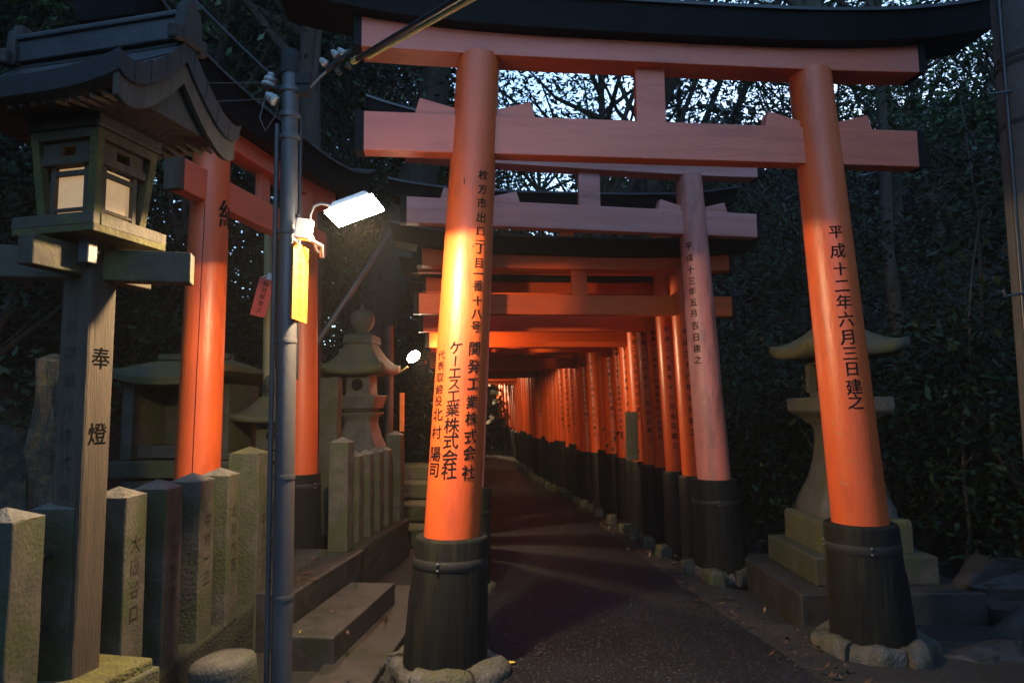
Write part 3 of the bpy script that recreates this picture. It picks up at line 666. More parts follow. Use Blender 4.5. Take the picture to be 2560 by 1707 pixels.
# curved roof: ridge along local x, eaves along local y
def roof_prof(y, e=1.0):  # height over eave for |y| in 0..1
    a = abs(y); return .33*(1-a)**1.55 + .045*a**6
RL, RH = .45, .37
def roof_z(tx, ty, base): return base + roof_prof(ty) + .05*abs(tx)**3*abs(ty)
mb = MB(); nxr, nyr = 16, 24; top = []; bot = []
for i in range(nxr+1):
    for j in range(nyr+1):
        tx, ty = -1+2*i/nxr, -1+2*j/nyr
        top.append((tx*RL, ty*RH, roof_z(tx, ty, 2.80))); bot.append((tx*RL*.985, ty*RH*.97, roof_z(tx, ty, 2.80)-.075-.03*(1-abs(ty))))
nj = nyr+1; o_ = len(top); fs2 = []
for i in range(nxr):
    for j in range(nyr):
        a = i*nj+j; fs2.append((a, a+1, a+nj+1, a+nj)); fs2.append((o_+a, o_+a+nj, o_+a+nj+1, o_+a+1))
for j in range(nyr): fs2.append((j, o_+j, o_+j+1, j+1)); a = nxr*nj+j; fs2.append((a, a+1, o_+a+1, o_+a))
for i in range(nxr): a = i*nj; fs2.append((a, a+nj, o_+a+nj, o_+a)); a = i*nj+nyr; fs2.append((a, o_+a, o_+a+nj, a+nj))
mb.add(top+bot, fs2, True); roof = mb.build("roof", 'copper', t)
md = roof.modifiers.new("edge", 'EDGE_SPLIT'); md.split_angle = R(40)
# seams of the sheet roof
mb = MB()
for i in range(1, 9):
    ty = -1+2*i/9
    pts = [(tx*RL*1.004, ty*RH, roof_z(tx, ty, 2.80)+.003) for tx in np.linspace(-1, 1, 9)]; mb.tube(pts, .0035, 5)
    mb.tube([(RL*.999, ty*RH, roof_z(1, ty, 2.80)), (RL*.986, ty*RH*.972, roof_z(1, ty, 2.80)-.085)], .0035, 5)
mb.build("roof_seams", 'wood_dark', roof)
# barge boards under the gable edges, rafters, ridge
for s in (-1, 1):
    rings = []
    for j in range(25):
        ty = -1+2*j/24; z = roof_z(1, ty, 2.80)-.105-.03*(1-abs(ty)); y_ = ty*RH*.95
        rings.append([(s*RL*.93-.012, y_, z-.065), (s*RL*.93+.012, y_, z-.065), (s*RL*.93+.012, y_, z+.03), (s*RL*.93-.012, y_, z+.03)])
    MB().loft(rings).build("barge_board", 'wood', roof, bev=.003)
for i in range(15):
    x = -RL*.86 + i*2*RL*.86/14
    for s in (-1, 1): MB().tube([(x, s*.15, 2.735+.045), (x, s*.315, 2.735+.018)], .012, 4, False).build("rafter", 'wood', roof)
MB().box((0, 0, 2.735), (.36, .36, .06)).build("eave_block", 'wood_dark', t, bev=.01)
gb = MB(); gb.add([(-.40, -.26, 2.76), (-.40, .26, 2.76), (-.40, 0, 3.02), (.40, -.26, 2.76), (.40, .26, 2.76), (.40, 0, 3.02)], [(0, 1, 2), (5, 4, 3), (0, 3, 4, 1), (1, 4, 5, 2), (2, 5, 3, 0)]); gb.build("gable_board", 'wood_dark', roof)
rd = MB(); rd.box((0, 0, 3.165), (.88, .075, .10)); rd.box((0, 0, 3.225), (.86, .10, .025)); rdo = rd.build("ridge", 'copper', roof, bev=.006)
for s in (-1, 1):
    e = MB(); e.box((s*.44, 0, 3.18), (.06, .13, .17), taper=.8); e.box((s*.44, 0, 3.275), (.055, .06, .05)); e.box((s*.44, -.075, 3.12), (.05, .05, .07)); e.box((s*.44, .075, 3.12), (.05, .05, .07)); e.build("ridge_end", 'wood_dark', rdo, bev=.012)

# ------------------------------------------------------------------ lamp pole, floodlight, cables
PX, PY, PZ, PS = -1.148, 3.45, .023, .985
t = thing("lamp_pole", "grey steel pole carrying the bright floodlight, insulators and white box",  "pole", (PX, PY, PZ)); t.scale = (PS, PS, PS)
pl = MB().tube([(0.015, 0, -.4), (.004, 0, 1.9), (-.005, 0, 3.34)], [.051, .049, .041], 24).build("shaft", 'pole', t)
MB().lathe([(.047, 3.33), (.047, 3.45), (.044, 3.46)], 20, Matrix.Translation((-.008, 0, 0))).build("top_cap", 'strap', t)
for z in (.62, 1.21, 1.9, 2.47, 2.98, 3.10, 3.24): MB().lathe([(.053, z-.012), (.054, z), (.053, z+.012)], 20, Matrix.Translation((.012-.017*z/3.4, 0, 0))).build("strap_band", 'pole', t)
MB().tube([(-.053, -.012, -.4), (-.062, -.012, 1.2), (-.066, -.012, 3.05)], .0125, 10).build("conduit", 'pole', t)
MB().tube([(.052, .02, 1.7), (.050, .02, 3.1)], .010, 8).build("conduit", 'cable', t)
# insulators on the left bracket
mb = MB(); mb.box((-.085, 0, 3.255), (.13, .025, .018)); mb.box((.06, 0, 3.30), (.10, .05, .06)); mb.box((.06, 0, 3.24), (.08, .05, .05)); mb.build("bracket", 'strap', t, bev=.003)
def insul(parent, loc, rx=0, ry=0, s=1.0, material='white'):
    mb = MB(); mb.lathe([(.012*s, 0), (.034*s, .004*s), (.034*s, .018*s), (.016*s, .026*s), (.030*s, .032*s), (.028*s, .046*s), (.014*s, .054*s), (.022*s, .060*s), (.014*s, .072*s)], 16)
    o = mb.build("insulator", material, parent); o.location = loc; o.rotation_euler = (rx, ry, 0); return o
insul(t, (-.125, 0, 3.262), 0, .25, 1.1); insul(t, (-.062, -.05, 3.16), 0, -.9, .9)
mb = MB(); mb.tube([(.10, 0, 3.26), (.20, -.0, 3.36), (.31, -.02, 3.455)], .007, 8); mb.build("rod", 'wire', t)
mb = MB(); mb.tube([(.185, -.01, 3.345), (.33, -.02, 3.45)], .014, 8); mb.build("insulator_rack", 'strap', t)
for (dx, dz) in ((.19, 3.375), (.25, 3.42), (.285, 3.43)): insul(t, (dx, -.02, dz), 0, R(-45), .62)
for (dx, dz) in ((.245, 3.345), (.30, 3.375)): insul(t, (dx, -.02, dz), 0, R(135), .5, 'wood')
# white junction box and lamp arm
jb = MB().box((.085, -.055, 2.475), (.082, .055, .105), rz=.1).build("junction_box", 'whitebox', t, bev=.006); jb.rotation_euler = (0, R(8), 0); jb.location = (-.33, 0, .03)
mb = MB(); mb.tube([(.05, -.02, 2.56), (.10, .1, 2.47), (.115, .12, 2.40), (.13, .2, 2.38)], .008, 8); mb.tube([(.10, .02, 2.44), (.16, .06, 2.41), (.15, .1, 2.36)], .012, 8); mb.build("loose_cables", 'cable', t)
LX, LY, LZ = .353, -.03, 2.578   # lamp head centre relative to the pole
MB().tube([(.115, .0, 2.49), (.115, -.01, 2.56), (.14, -.02, 2.605), (.18, -.03, 2.615), (.235, -.03, 2.60)], .0085, 8).build("lamp_arm", 'pole', t)
lampM = Matrix.Translation((LX, LY, LZ)) @ Matrix.Rotation(R(-17), 4, 'Y') @ Matrix.Rotation(R(-8), 4, 'Z') @ Matrix.Rotation(R(-14), 4, 'X')
mb = MB(); mb.box((0, 0, .030), (.25, .15, .05), lampM, taper=.72); hd = mb.build("lamp_housing", 'whitebox', t, bev=.006)
M['lamp'] = emit("lamp_glass", (1, .88, .66), 28.0)
mb = MB(); mb.box((0, 0, -.006), (.262, .162, .016), lampM); mb.build("lamp_glass", 'lamp', hd)
def spot(name, loc, dirv, power, size, colr, blend=.6, rad=.05):
    l = bpy.data.lights.new(name, 'SPOT'); l.energy = power; l.color = colr; l.spot_size = R(size); l.spot_blend = blend; l.shadow_soft_size = rad
    o = bpy.data.objects.new(name, l); col.objects.link(o); o.location = loc; o.rotation_euler = Vector(dirv).to_track_quat('-Z', 'Y').to_euler(); return o
WARM = (1.0, .70, .38)
dn = (lampM.to_3x3() @ Vector((0, 0, -1))).normalized()
lo = spot("floodlight_beam", Vector((PX, PY, PZ)) + Vector((LX, LY, LZ))*PS + dn*.04, (.05, .14, -1), 78, 179, WARM, .03, .055)
ld = bpy.data.lights.new("floodlight_reflector", 'AREA'); ld.shape = 'RECTANGLE'; ld.size = .21; ld.size_y = .12; ld.energy = 9; ld.color = WARM
l2_ = bpy.data.objects.new("floodlight_reflector", ld); col.objects.link(l2_); l2_.location = Vector((PX, PY, PZ)) + Vector((LX, LY, LZ))*PS + dn*.03; l2_.rotation_euler = Vector((-.35, -.05, .93)).to_track_quat('Z', 'Y').to_euler()
# hanging signs
t = MB().box((0, 0, -.205), (.19, .008, .40)).build("hanging_sign", 'tag_orange', loc=(PX+.058, PY+.03, PZ+2.415*PS), bev=.002)
t.rotation_euler = (0, R(1), R(85)); tag(t, "bright orange hanging sign strapped to the lamp pole under the white box", "sign")
write_flat([(c, -.015, -.06-i*.062, .058) for i, c in enumerate("株嶋福田誠子")] + [(c, .060, -.05-i*.030, .024) for i, c in enumerate("名古屋市東区　金物商会")], (0, -.0052, 0), (1, 0, 0), "sign_letters", t, mat("brown_ink", (.30, .08, .02), None, .6), bold=.005)
bm_t = thing("bamboo_post", "yellowish upright wooden post behind the lamp pole with a red tag on it", "post", (-2.50, 6.95, .3))
MB().tube([(0, 0, 0), (.01, 0, 1.5), (-.02, 0, 3.3)], [.055, .05, .042], 14).build("shaft", 'bamboo', bm_t)
t = MB().box((0, 0, -.20), (.15, .01, .40)).build("hanging_tag", 'tag_red', loc=(-2.47, 6.82, 2.87), bev=.002); t.rotation_euler = (0, R(13), .12)
tag(t, "red tag with black letters hanging tilted from the yellowish post", "sign")
write_flat([(c, 0, -.06-i*.068, .058) for i, c in enumerate("稲荷献燈之")], (0, -.0065, 0), (1, 0, 0), "tag_letters", t, 'ink', bold=.01)
mb = MB(); mb.box((.03, 0, .02), (.07, .03, .07), rz=.3); mb.tube([(-.05, 0, .0), (0, -.01, .03), (.05, 0, .05)], .006, 6); mb.build("tie_strip", 'whitebox', t, bev=.004)
# conduit with yellow strip coming from the pole to the camera side
ca, cb = Vector((-.803, 3.45, 3.387)), Vector((.763, .59, 2.433))
t = thing("cable_guard", "black cable sleeve with a yellow strip crossing above the lamp pole", "cable", ca)
d_ = cb-ca
MB().tube([(0, 0, 0), d_*.5+Vector((0, 0, -.01)), d_], .0135, 12).build("sleeve", 'cable', t)
MB().tube([d_*.05+Vector((.012, 0, -.024)), d_*.5+Vector((.012, 0, -.034)), d_+Vector((.012, 0, -.024))], .0085, 8).build("yellow_strip", 'yellow', t)
MB().tube([(0, 0, 0), (-.03, .03, .0)], .018, 10).build("sleeve_end", 'yellow', t)
def wire(pts, r, label, material='wire', sag=0.0):
    P = [Vector(p) for p in pts]
    if len(P) == 2:
        P = [P[0].lerp(P[1], k/12) + Vector((0, 0, -sag*4*(k/12)*(1-k/12))) for k in range(13)]
    return tag(MB().tube(P, r, 6).build("overhead_wire", material), label, "wire")
wire([(-1.27, 3.45, 3.26), (-4.45, 5.3, 4.3)], .0021, "upper thin grey wire running left from the pole's insulators", sag=.03)
wire([(-1.21, 3.40, 3.15), (-4.5, 5.2, 4.0)], .0021, "lower thin grey wire running left from the pole's white knob", sag=.03)
wire([(-1.22, 3.45, 3.27), (-2.55, 3.6, 4.75)], .0065, "thick black cable rising to the upper left from the lamp pole", 'cable', .05)
wire([(-1.27, 3.45, 3.24), (-1.31, 3.45, 3.07), (-1.28, 3.45, 3.0), (-1.22, 3.43, 3.07), (-1.20, 3.41, 3.13)], .003, "loop of thin wire hanging at the left of the pole's insulators")
# leaning guy pole
t = MB().tube([(-2.35, 7.15, 1.78), (-1.373, 7.2, 3.304), (-1.25, 7.2, 3.50)], [.03, .028, .026], 12).build("leaning_pole", 'pole'); tag(t, "thin grey pole leaning up to the right behind the floodlight", "pole")
# second floodlight
SX, SY, SZ = -1.20, 8.25, 2.17
t = thing("floodlight", "small bright floodlight on a dark post beyond the large left stone lantern", "lamp", (SX-.30, SY+.05, 0))
MB().tube([(0, 0, 0), (0, 0, 2.55)], .055, 10).build("post", 'wood_dark', t)
MB().tube([(.04, 0, 2.0), (.14, -.05, 1.98), (.24, -.06, 2.04)], .012, 8).build("arm", 'yellow', t)
m2 = Matrix.Translation((.30, -.05, SZ-.0)) @ Matrix.Rotation(R(38), 4, 'Z') @ Matrix.Rotation(R(-10), 4, 'Y') @ Matrix.Rotation(R(-52), 4, 'X')
hd = MB().lathe([(.088, -.006), (.085, .02), (.05, .07), (.02, .09)], 20, m2).build("lamp_housing", 'strap', t)
M['lamp2'] = emit("floodlight_glass", (1, .88, .62), 40.0)
MB().lathe([(.06, -.022), (.082, -.014), (.084, -.004)], 20, m2).build("lamp_glass", 'lamp2', hd)
spot("far_floodlight_beam", (SX+.02, SY-.12, SZ-.03), (1.0, .35, -.28), 60, 168, WARM, .6, .05)
t = MB().box((-1.30, 8.05, 1.50), (.05, .03, .45)).build("hanging_tag", 'tag_orange', bev=.002); tag(t, "thin orange tag hanging below the small floodlight", "sign")
# unseen floodlights added behind the tunnel's left pillars to light the far gates
for (lx, ly, pw, lab) in ((-1.36, 12.1, 42, "unseen added floodlight behind the left pillars some way into the tunnel"), (-1.95, 17.6, 45, "unseen added floodlight behind the left pillars midway along the tunnel"), (-2.75, 24.5, 300, "floodlight tucked behind the left pillars at the tunnel's far end")):
    t = thing("floodlight", lab, "lamp", (lx, ly, 0))
    MB().tube([(0, 0, -.2), (0, 0, 2.5)], .05, 10).build("post", 'wood_dark', t)
    hd = MB().box((.11, 0, 2.45), (.16, .16, .08)).build("lamp_housing", 'strap', t, bev=.006)
    MB().box((.195, 0, 2.44), (.012, .14, .07)).build("lamp_glass", 'lamp2', hd)
    spot("unseen_floodlight_beam", (lx+.24, ly, 2.40), (1.0, .1, -.3), pw, 172, WARM, .4, .05)
# notice board on a pillar
t = MB().box((0, 0, 0), (.16, .015, .60)).build("notice_board", 'notice', loc=(right_at(8.78)-.155-.05, 8.58, 1.17), rz=-.25, bev=.003); tag(t, "dark green notice board fixed to a right pillar of the tunnel", "sign")
mb = MB()
for i in range(3):
    for j in range(12): mb.box((-.045+.045*i, -.0088, .23-.04*j), (.018, .002, .024))
mb.build("notice_text", mat("dull_letters", (.045, .04, .016), None, .7), t)
# concrete utility pole on the right
t = thing("utility_pole", "thick concrete utility pole at the right edge of the photo", "utility pole", (2.88, 3.6, 0))
MB().tube([(.0, 0, -.1), (.0, 0, 3), (.0, 0, 7)], [.185, .17, .15], 28).build("shaft", 'concrete', t)
for z in (3.22, 2.12): MB().tube([(-.16, -.05, z), (-.28, -.06, z-.02), (-.295, -.06, z-.018), (-.30, -.06, z+.012)], .007, 8).build("step_bolt", 'pole', t)
for z in (3.05, 3.38, 3.42, 4.0): MB().lathe([(.173, z-.012), (.174, z), (.173, z+.012)], 28).build("strap_band", 'strap', t)
MB().tube([(-.175, -.02, 0), (-.172, -.02, 3), (-.165, -.02, 7)], .012, 8).build("conduit", 'cable', t)
t = thing("meter_frame", "thin grey metal frame with a hook at the right edge of the photo", "frame", (2.75, 3.7, 0))
mb = MB(); mb.tube([(0, 0, .0), (0, 0, 1.66)], .008, 6); mb.tube([(0, 0, 1.65), (.3, 0, 1.65)], .008, 6); mb.tube([(.3, 0, 0), (.3, 0, 1.65)], .008, 6); mb.build("bars", 'strap', t)
MB().tube([(.02, -.03, 1.60), (.03, -.035, 1.585), (.06, -.035, 1.58), (.09, -.03, 1.60)], .006, 6).build("hook", 'white', t)

# ------------------------------------------------------------------ leaves, trees, undergrowth
def leaf_mesh(name, pts, size, material, up_bias=.5, seed=0, aspect=.5, size_var=.5, droop=0.0):
    r = np.random.default_rng(seed); n = len(pts); pts = np.asarray(pts)
    d = r.normal(size=(n, 3)); d[:, 2] = d[:, 2]*.55 - droop; d /= np.linalg.norm(d, axis=1)[:, None]
    nr = r.normal(size=(n, 3))*(1-up_bias) + np.array([0, 0, up_bias*1.6]); s_ = np.cross(d, nr); s_ /= np.linalg.norm(s_, axis=1)[:, None]+1e-9
    nn = np.cross(s_, d)
    L = size*(1+size_var*(r.random(n)-.5)*2)[:, None]
    a = pts; b = pts + d*L*.5 + s_*L*aspect*.5 - nn*L*.06; c = pts + d*L; e = pts + d*L*.5 - s_*L*aspect*.5 - nn*L*.06
    v = np.stack([a, b, c, e], 1).reshape(-1, 3)
    me = bpy.data.meshes.new(name); me.vertices.add(4*n); me.vertices.foreach_set("co", v.ravel().astype(np.float32))
    me.loops.add(4*n); me.loops.foreach_set("vertex_index", np.arange(4*n, dtype=np.int32))
    me.polygons.add(n); me.polygons.foreach_set("loop_start", np.arange(0, 4*n, 4, dtype=np.int32)); me.polygons.foreach_set("loop_total", np.full(n, 4, np.int32))
    me.update(); me.validate(); me.materials.append(M[material]); return me
def crown_points(r, K, M_, rx, rz, zc, spread, hollow=.35):
    out = []; cs = []
    while len(cs) < K:
        p = r.uniform(-1, 1, 3); q = np.linalg.norm(p)
        if hollow < q < 1 and p[2] > -.9: cs.append(p*np.array([rx, rx, rz]) + np.array([0, 0, zc]))
    for c in cs: out.append(c + r.normal(size=(M_, 3))*np.array([spread, spread, spread*.55])*r.uniform(.6, 1.3))
    return np.concatenate(out), cs
def make_tree(kind, seed):
    """returns trunk mesh object data + crown mesh data"""
    r = np.random.default_rng(seed)
    if kind == 'broad': pts, cs = crown_points(r, 125, 190, 2.7, 3.4, 6.1, .40); sz, mt, h, tr, ub = .105, 'leaf', 6.5, .17, .55
    elif kind == 'sparse': pts, cs = crown_points(r, 70, 120, 2.9, 2.9, 8.0, .42); sz, mt, h, tr, ub = .11, 'leaf2', 8.5, .16, .55
    elif kind == 'pale': pts, cs = crown_points(r, 110, 150, 2.6, 3.0, 5.6, .42); sz, mt, h, tr, ub = .125, 'leaf2', 6.0, .16, .6
    elif kind == 'bush': pts, cs = crown_points(r, 45, 150, 1.5, 1.2, 1.3, .28, .2); sz, mt, h, tr, ub = .085, 'leaf_dark', 1.5, .05, .6
    else: # conifer
        out = []; cs = []
        for k in range(60):
            z = 2.5 + 9*(k/60); rad = 2.3*(1-(k/60)**1.3)+.3; a = k*2.4; e = np.array([rad*math.cos(a), rad*math.sin(a), z-.35*rad]); cs.append(e)
            t = r.random((130, 1))**.7; out.append(np.array([0, 0, z])*(1-t)+e*t + r.normal(size=(130, 3))*np.array([.20, .20, .12]))
        pts = np.concatenate(out); sz, mt, h, tr, ub = .17, 'needle', 11.2, .20, .4
    crown = leaf_mesh("crown", pts, sz, mt, ub, seed, .42 if kind != 'conifer' else .25, droop=.25)
    mb = MB(); lean = r.normal(size=2)*.25
    tp = [Vector((lean[0]*(z/h)**2, lean[1]*(z/h)**2, z)) for z in np.linspace(-.6, h, 9)]
    mb.tube(tp, [tr*(1.25-1.05*i/8) for i in range(9)], 10)
    if kind in ('broad', 'sparse', 'pale'):
        for c in cs[::3]:
            z0_ = max(1.8, min(h-.8, c[2]-1.3-r.random())); p0 = Vector((lean[0]*(z0_/h)**2, lean[1]*(z0_/h)**2, z0_)); p2 = Vector(c); p1 = p0.lerp(p2, .5)+Vector((0, 0, -.25))
            mb.tube([p0, p1, p2], [tr*.34, tr*.2, .012], 6)
    elif kind == 'bush':
        for c in cs[::4]: mb.tube([(0, 0, 0), Vector(c)*.5, Vector(c)], [.03, .02, .006], 5)
    trunk = mb.build("trunk", 'bark'); return trunk, crown
lib = {}
for kd, sds in (('broad', (11, 12, 13)), ('sparse', (21, 22)), ('conifer', (31, 32)), ('pale', (51, 52)), ('bush', (41, 42))):
    lib[kd] = []
    for s in sds:
        tr_, cr_ = make_tree(kd, s); tmesh = tr_.data; bpy.data.objects.remove(tr_); lib[kd].append((tmesh, cr_))
def put_tree(kind, v, x, y, s, rz, label, cat="tree", group=None, sz=None):
    z = ground_z(x, y); nm = {'broad': 'evergreen_tree', 'pale': 'evergreen_tree', 'sparse': 'tall_tree', 'conifer': 'cedar_tree', 'bush': 'leafy_shrub'}[kind]
    t = thing(nm, label, cat, (x, y, z-.05), rz, group); t.scale = (s, s, sz or s)
    tm, cm = lib[kind][v % len(lib[kind])]
    a = bpy.data.objects.new("trunk", tm); b = bpy.data.objects.new("crown", cm)
    for o in (a, b): col.objects.link(o); o.parent = t
    return t
TG = "trees of the dark forest around the shrine"
trees = [
    ('broad', 0, -4.6, 9.6, 1.0, .3, "dense evergreen rising straight behind the side torii gate"),
    ('pale', 1, -7.2, 8.6, 1.05, 1.4, "evergreen behind the wooden lantern's roof"),
    ('pale', 0, -6.0, 13.0, 1.2, 2.2, "tall evergreen filling the sky above the lamp pole"),
    ('broad', 0, -2.9, 12.8, 1.1, 4.0, "evergreen whose leaves glint right of the lamp pole's top"),
    ('broad', 1, -9.8, 12.5, 1.2, 5.0, "evergreen at the far upper left"),
    ('pale', 1, -1.6, 16.5, 1.05, .8, "evergreen seen between the front gate's beams on the left"),
    ('conifer', 0, -4.6, 20.0, 1.2, 0, "cedar hidden high behind the lamp"),
    ('broad', 1, -11.5, 7.0, 1.2, .1, "evergreen beyond the left edge behind the wooden lantern"),
    ('sparse', 0, .9, 21.5, 1.1, 1.0, "thin leaved tree against the bright sky between the front gate's beams"),
    ('sparse', 1, 4.0, 24.5, 1.05, 2.0, "sparse tree with bare limbs right of the bright sky gap"),
    ('sparse', 0, 2.2, 15.2, 1.25, 3.6, "tall thin tree whose high leaves show above the front gate's roof beam"),
    ('broad', 2, 5.2, 12.2, .72, 2.6, "evergreen behind the front gate's right pillar"),
    ('pale', 0, 6.6, 8.4, .68, 1.7, "evergreen directly right of the right stone lantern"),
    ('sparse', 1, 7.6, 15.5, 1.1, 0, "cedar right of the front gate's roof beam end"),
    ('sparse', 1, 9.0, 11.5, .95, 3.3, "evergreen behind the concrete utility pole"),
    ('sparse', 1, 7.2, 12.5, 1.05, 5.2, "bare limbed tree against the sky right of the front gate"),
    ('conifer', 0, 4.6, 18.5, .9, 1.0, "dark cedar between the strut and the right pillar of the front gate"),
    ('broad', 2, 11.5, 18, .7, .4, "evergreen far back on the right"),
    ('broad', 0, -12.5, 18, 1.4, 2.0, "evergreen far back on the left"),
]
for kd, v, x, y, s, rz, lab in trees: put_tree(kd, v, x, y, s, rz, lab, "tree", TG)
put_tree('sparse', 0, 3.9, 8.3, 1.15, 2.2, "tall tree whose crown roofs the tunnel from the right bank", "tree", TG, sz=1.5)
put_tree('sparse', 1, -2.7, 9.0, 1.2, .7, "tall tree whose crown roofs the tunnel from the left bank", "tree", TG, sz=1.5)
put_tree('sparse', 0, 2.9, 13.5, 1.15, 4.4, "tall slim tree rising close beside the tunnel's right row farther back", "tree", TG, sz=1.55)
SG = "shrubs on the banks beside the path"
shrubs = [(-5.0, 8.6, 1.0, "leafy shrub left of the small stone shrine"), (-5.6, 7.0, 1.2, "leafy shrub behind the rough upright stone"), (-2.6, 10.0, .9, "leafy shrub behind the small stone lantern"),
          (-3.8, 10.2, 1.2, "leafy shrub behind the small stone shrine's roof"), (-2.4, 11.6, 1.0, "leafy shrub behind the large left stone lantern"), (3.9, 7.3, 1.0, "leafy shrub behind the right stone lantern"),
          (3.0, 9.2, .9, "leafy shrub between the tunnel and the right stone lantern"), (4.9, 6.3, 1.0, "leafy shrub right of the right stone lantern"), (4.8, 9.6, 1.3, "tall leafy shrub on the right bank"),
          (6.2, 6.4, 1.3, "leafy shrub beside the concrete utility pole"), (3.6, 12.0, 1.3, "leafy shrub right of the tunnel farther back")]
for i, (x, y, s, lab) in enumerate(shrubs): put_tree('bush', i, x, y, s, i*1.3, lab, "shrub", SG)
# big dark trunk and leaning thin stems
t = thing("old_tree", "big dark leaning trunk behind the large left stone lantern", "tree", (-2.75, 10.6, 0))
MB().tube([(-.1, 0, -.3), (.25, 0, 1.6), (.75, 0, 3.4), (1.35, .2, 5.6), (1.7, .4, 8.5)], [.46, .38, .33, .28, .2], 14).build("trunk", 'bark_dark', t)
pts, cs = crown_points(np.random.default_rng(77), 40, 130, 2.6, 1.5, 9.0, .4); o = bpy.data.objects.new("crown", leaf_mesh("crown", pts + np.array([1.7, .4, 0]), .15, 'leaf', .55, 78)); col.objects.link(o); o.parent = t
stl = ["leftmost", "second", "third", "fourth", "fifth", "rightmost"]
for i, (xa, xb) in enumerate(((1.72, 3.25), (2.05, 3.62), (2.36, 4.05), (2.82, 4.45), (3.30, 4.95), (3.85, 5.5))):
    t = thing("leaning_tree", stl[i]+" of the thin dark stems leaning right above the tunnel", "tree", (-2.7+.12*i, 13.0, ground_z(-2.6, 13)), 0, "thin leaning stems above the tunnel")
    x0 = -2.7+.12*i; r0_ = .055+.012*(i % 3)
    MB().tube([(0, 0, -.3), (.9+.1*i, 0, 2.2), (xa-1.05-x0, 0, 3.95), (xa-x0, 0, 5.45), (xb-x0, 0, 9.4), (xb+.7-x0, 0, 12)], [r0_*1.2, r0_*1.1, r0_, r0_*.95, r0_*.8, r0_*.6], 7).build("trunk", 'bark_dark', t)
sp = ["nearest thin bare sapling right of the right stone lantern", "second thin sapling on the right bank, between the lantern and the concrete pole", "thin sapling just left of the concrete pole", "thin crooked sapling behind the right stone lantern's roof", "straight thin trunk right of the front gate's right pillar top"]
for i, (x, y, h, r_, lx) in enumerate(((4.05, 6.3, 3.4, .018, .35), (4.9, 7.0, 4.5, .022, -.2), (5.6, 6.4, 5.2, .03, .25), (3.75, 6.9, 4.2, .016, .6), (4.9, 8.6, 9.0, .085, .15))):
    t = thing("sapling", sp[i], "tree", (x, y, ground_z(x, y)), i*.7, TG)
    MB().tube([(lx*(k/7)**1.5 + .05*math.sin(k*2+i), .04*math.cos(k*1.7+i), h*k/7) for k in range(8)], [r_*(1.2-.9*k/7) for k in range(8)], 7).build("trunk", 'bark', t)
# undergrowth: leaves over the banks, and the far wood
def bank_points(n, xa, xb, ya, yb, hmax, seed, keep):
    r = np.random.default_rng(seed); out = []
    while len(out) < n:
        x, y = r.uniform(xa, xb), r.uniform(ya, yb)
        if keep(x, y): 
            d_ = mnoise.noise((x*.9, y*.9, seed*.1)); out.append((x, y, ground_z(x, y) + (r.random()**1.5)*hmax*(.55+.7*d_+.3)))
    return np.array(out)
def kl(x, y): return x < (-3.7 if y < 7.3 else min(-2.0, interp(XL, y)-1.5)) and not (y < 7.6 and x > -3.9)
def kr(x, y): return x > (3.55 if y < 6.9 else interp(XR, y)+.55)
o = bpy.data.objects.new("undergrowth", leaf_mesh("undergrowth", bank_points(90000, -13, -1.5, 3.5, 24, 1.5, 3, kl), .075, 'leaf_dark', .5, 5)); col.objects.link(o); tag(o, kind="stuff")
o = bpy.data.objects.new("undergrowth", leaf_mesh("undergrowth", bank_points(90000, 1, 13, 4.0, 26, 1.5, 4, kr), .075, 'leaf_dark', .5, 6)); col.objects.link(o); tag(o, kind="stuff")
r = np.random.default_rng(9); pts = []
for k in range(9500):
    if k < 8300: a = R(r.uniform(-75, 75)); d_ = r.uniform(24, 44)
    else: a = R(r.uniform(75, 285)); d_ = r.uniform(14, 26)
    x, y = d_*math.sin(a), d_*math.cos(a)
    if k < 8300: hgt = (13.5 + 3.0*mnoise.noise((x*.12, y*.12, 1)) + (9 if x < -4 else 0) - (5.0 if -2 < x < 9 else 9.5 if 9 <= x < 26 else 0))*(.8+d_/150)
    else: hgt = 4.0 + 1.5*mnoise.noise((x*.12, y*.12, 1))
    c = np.array([x, y, max(0, ground_z(x, y)) + r.random()*hgt]); pts.append(c + r.normal(size=(56, 3))*np.array([.9, .9, .55]))
o = bpy.data.objects.new("far_wood", leaf_mesh("far_wood", np.concatenate(pts), .42, 'needle', .5, 10, .5)); col.objects.link(o); tag(o, kind="stuff")
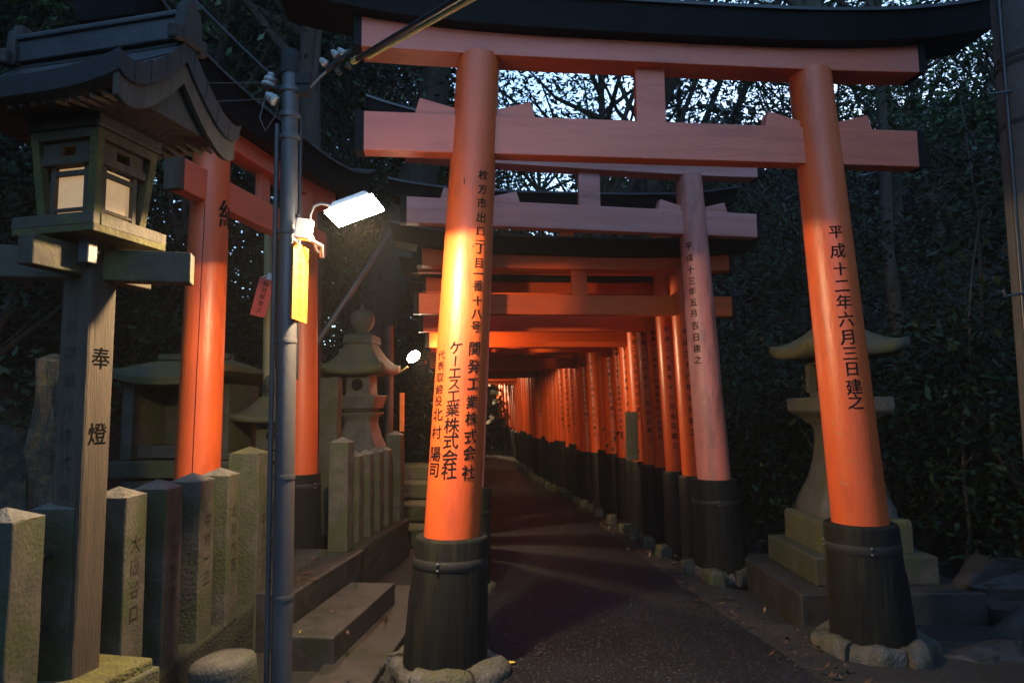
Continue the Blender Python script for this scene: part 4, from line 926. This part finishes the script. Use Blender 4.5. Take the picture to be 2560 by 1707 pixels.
# leaf litter along both edges of the path
r = np.random.default_rng(15); pts = []
while len(pts) < 900:
    y = r.uniform(2.2, 16); s = r.random()
    if s < .55: x = interp(XP, y) + abs(r.normal())*.22 - .05
    elif s < .9: x = r.uniform(-1.3, -.25) if y < 6 else interp(XL, y)-abs(r.normal())*.3
    else: x = r.uniform(-.2, 1.7)
    if s >= .9 and r.random() > .25: continue
    pts.append((x, y, ground_z(x, y)+.03+r.random()*.012))
for k in range(60): pts.append((r.uniform(-1.9, -1.4), r.uniform(4.7, 5.8), .378))
for k in range(14): pts.append((r.uniform(-1.30, -1.0), r.uniform(4.3, 5.4), .208))
o = bpy.data.objects.new("leaf_litter", leaf_mesh("leaf_litter", pts, .055, 'dead', .85, 16, .5)); col.objects.link(o); tag(o, kind="stuff")
for (x, y, z, a, lab) in ((-.06, 4.30, .02, .3, "yellow fallen leaf on the path beside the left pillar's stone foot"), (-.62, 4.50, .06, 1.2, "yellow fallen leaf on the slab left of the left pillar's foot"), (-1.30, 4.30, .215, .9, "yellow fallen leaf on the near corner of the lower step")):
    m_ = leaf_mesh("fallen_leaf", np.array([[0, 0, 0.0]]), .075, 'dead_yellow', .95, int(a*10), .7, 0); o = bpy.data.objects.new("fallen_leaf", m_); col.objects.link(o); o.location = (x, y, z); o.rotation_euler.z = a; tag(o, lab, "leaf")

# ------------------------------------------------------------------ thin haze added to give the lamp a glow like lens glare
mb = MB(); mb.box((0, 60, 12), (300, 330, 32)); hz = mb.build("haze", 'earth'); tag(hz, kind="stuff")
hm = bpy.data.materials.new("haze"); hm.use_nodes = True; hn = hm.node_tree.nodes; hn.remove(hn["Principled BSDF"])
pv_ = hn.new("ShaderNodeVolumePrincipled"); pv_.inputs["Color"].default_value = (.92, .93, .95, 1); pv_.inputs["Density"].default_value = .0014; pv_.inputs["Anisotropy"].default_value = .2
hm.node_tree.links.new(pv_.outputs[0], hn["Material Output"].inputs["Volume"]); hz.data.materials.clear(); hz.data.materials.append(hm)
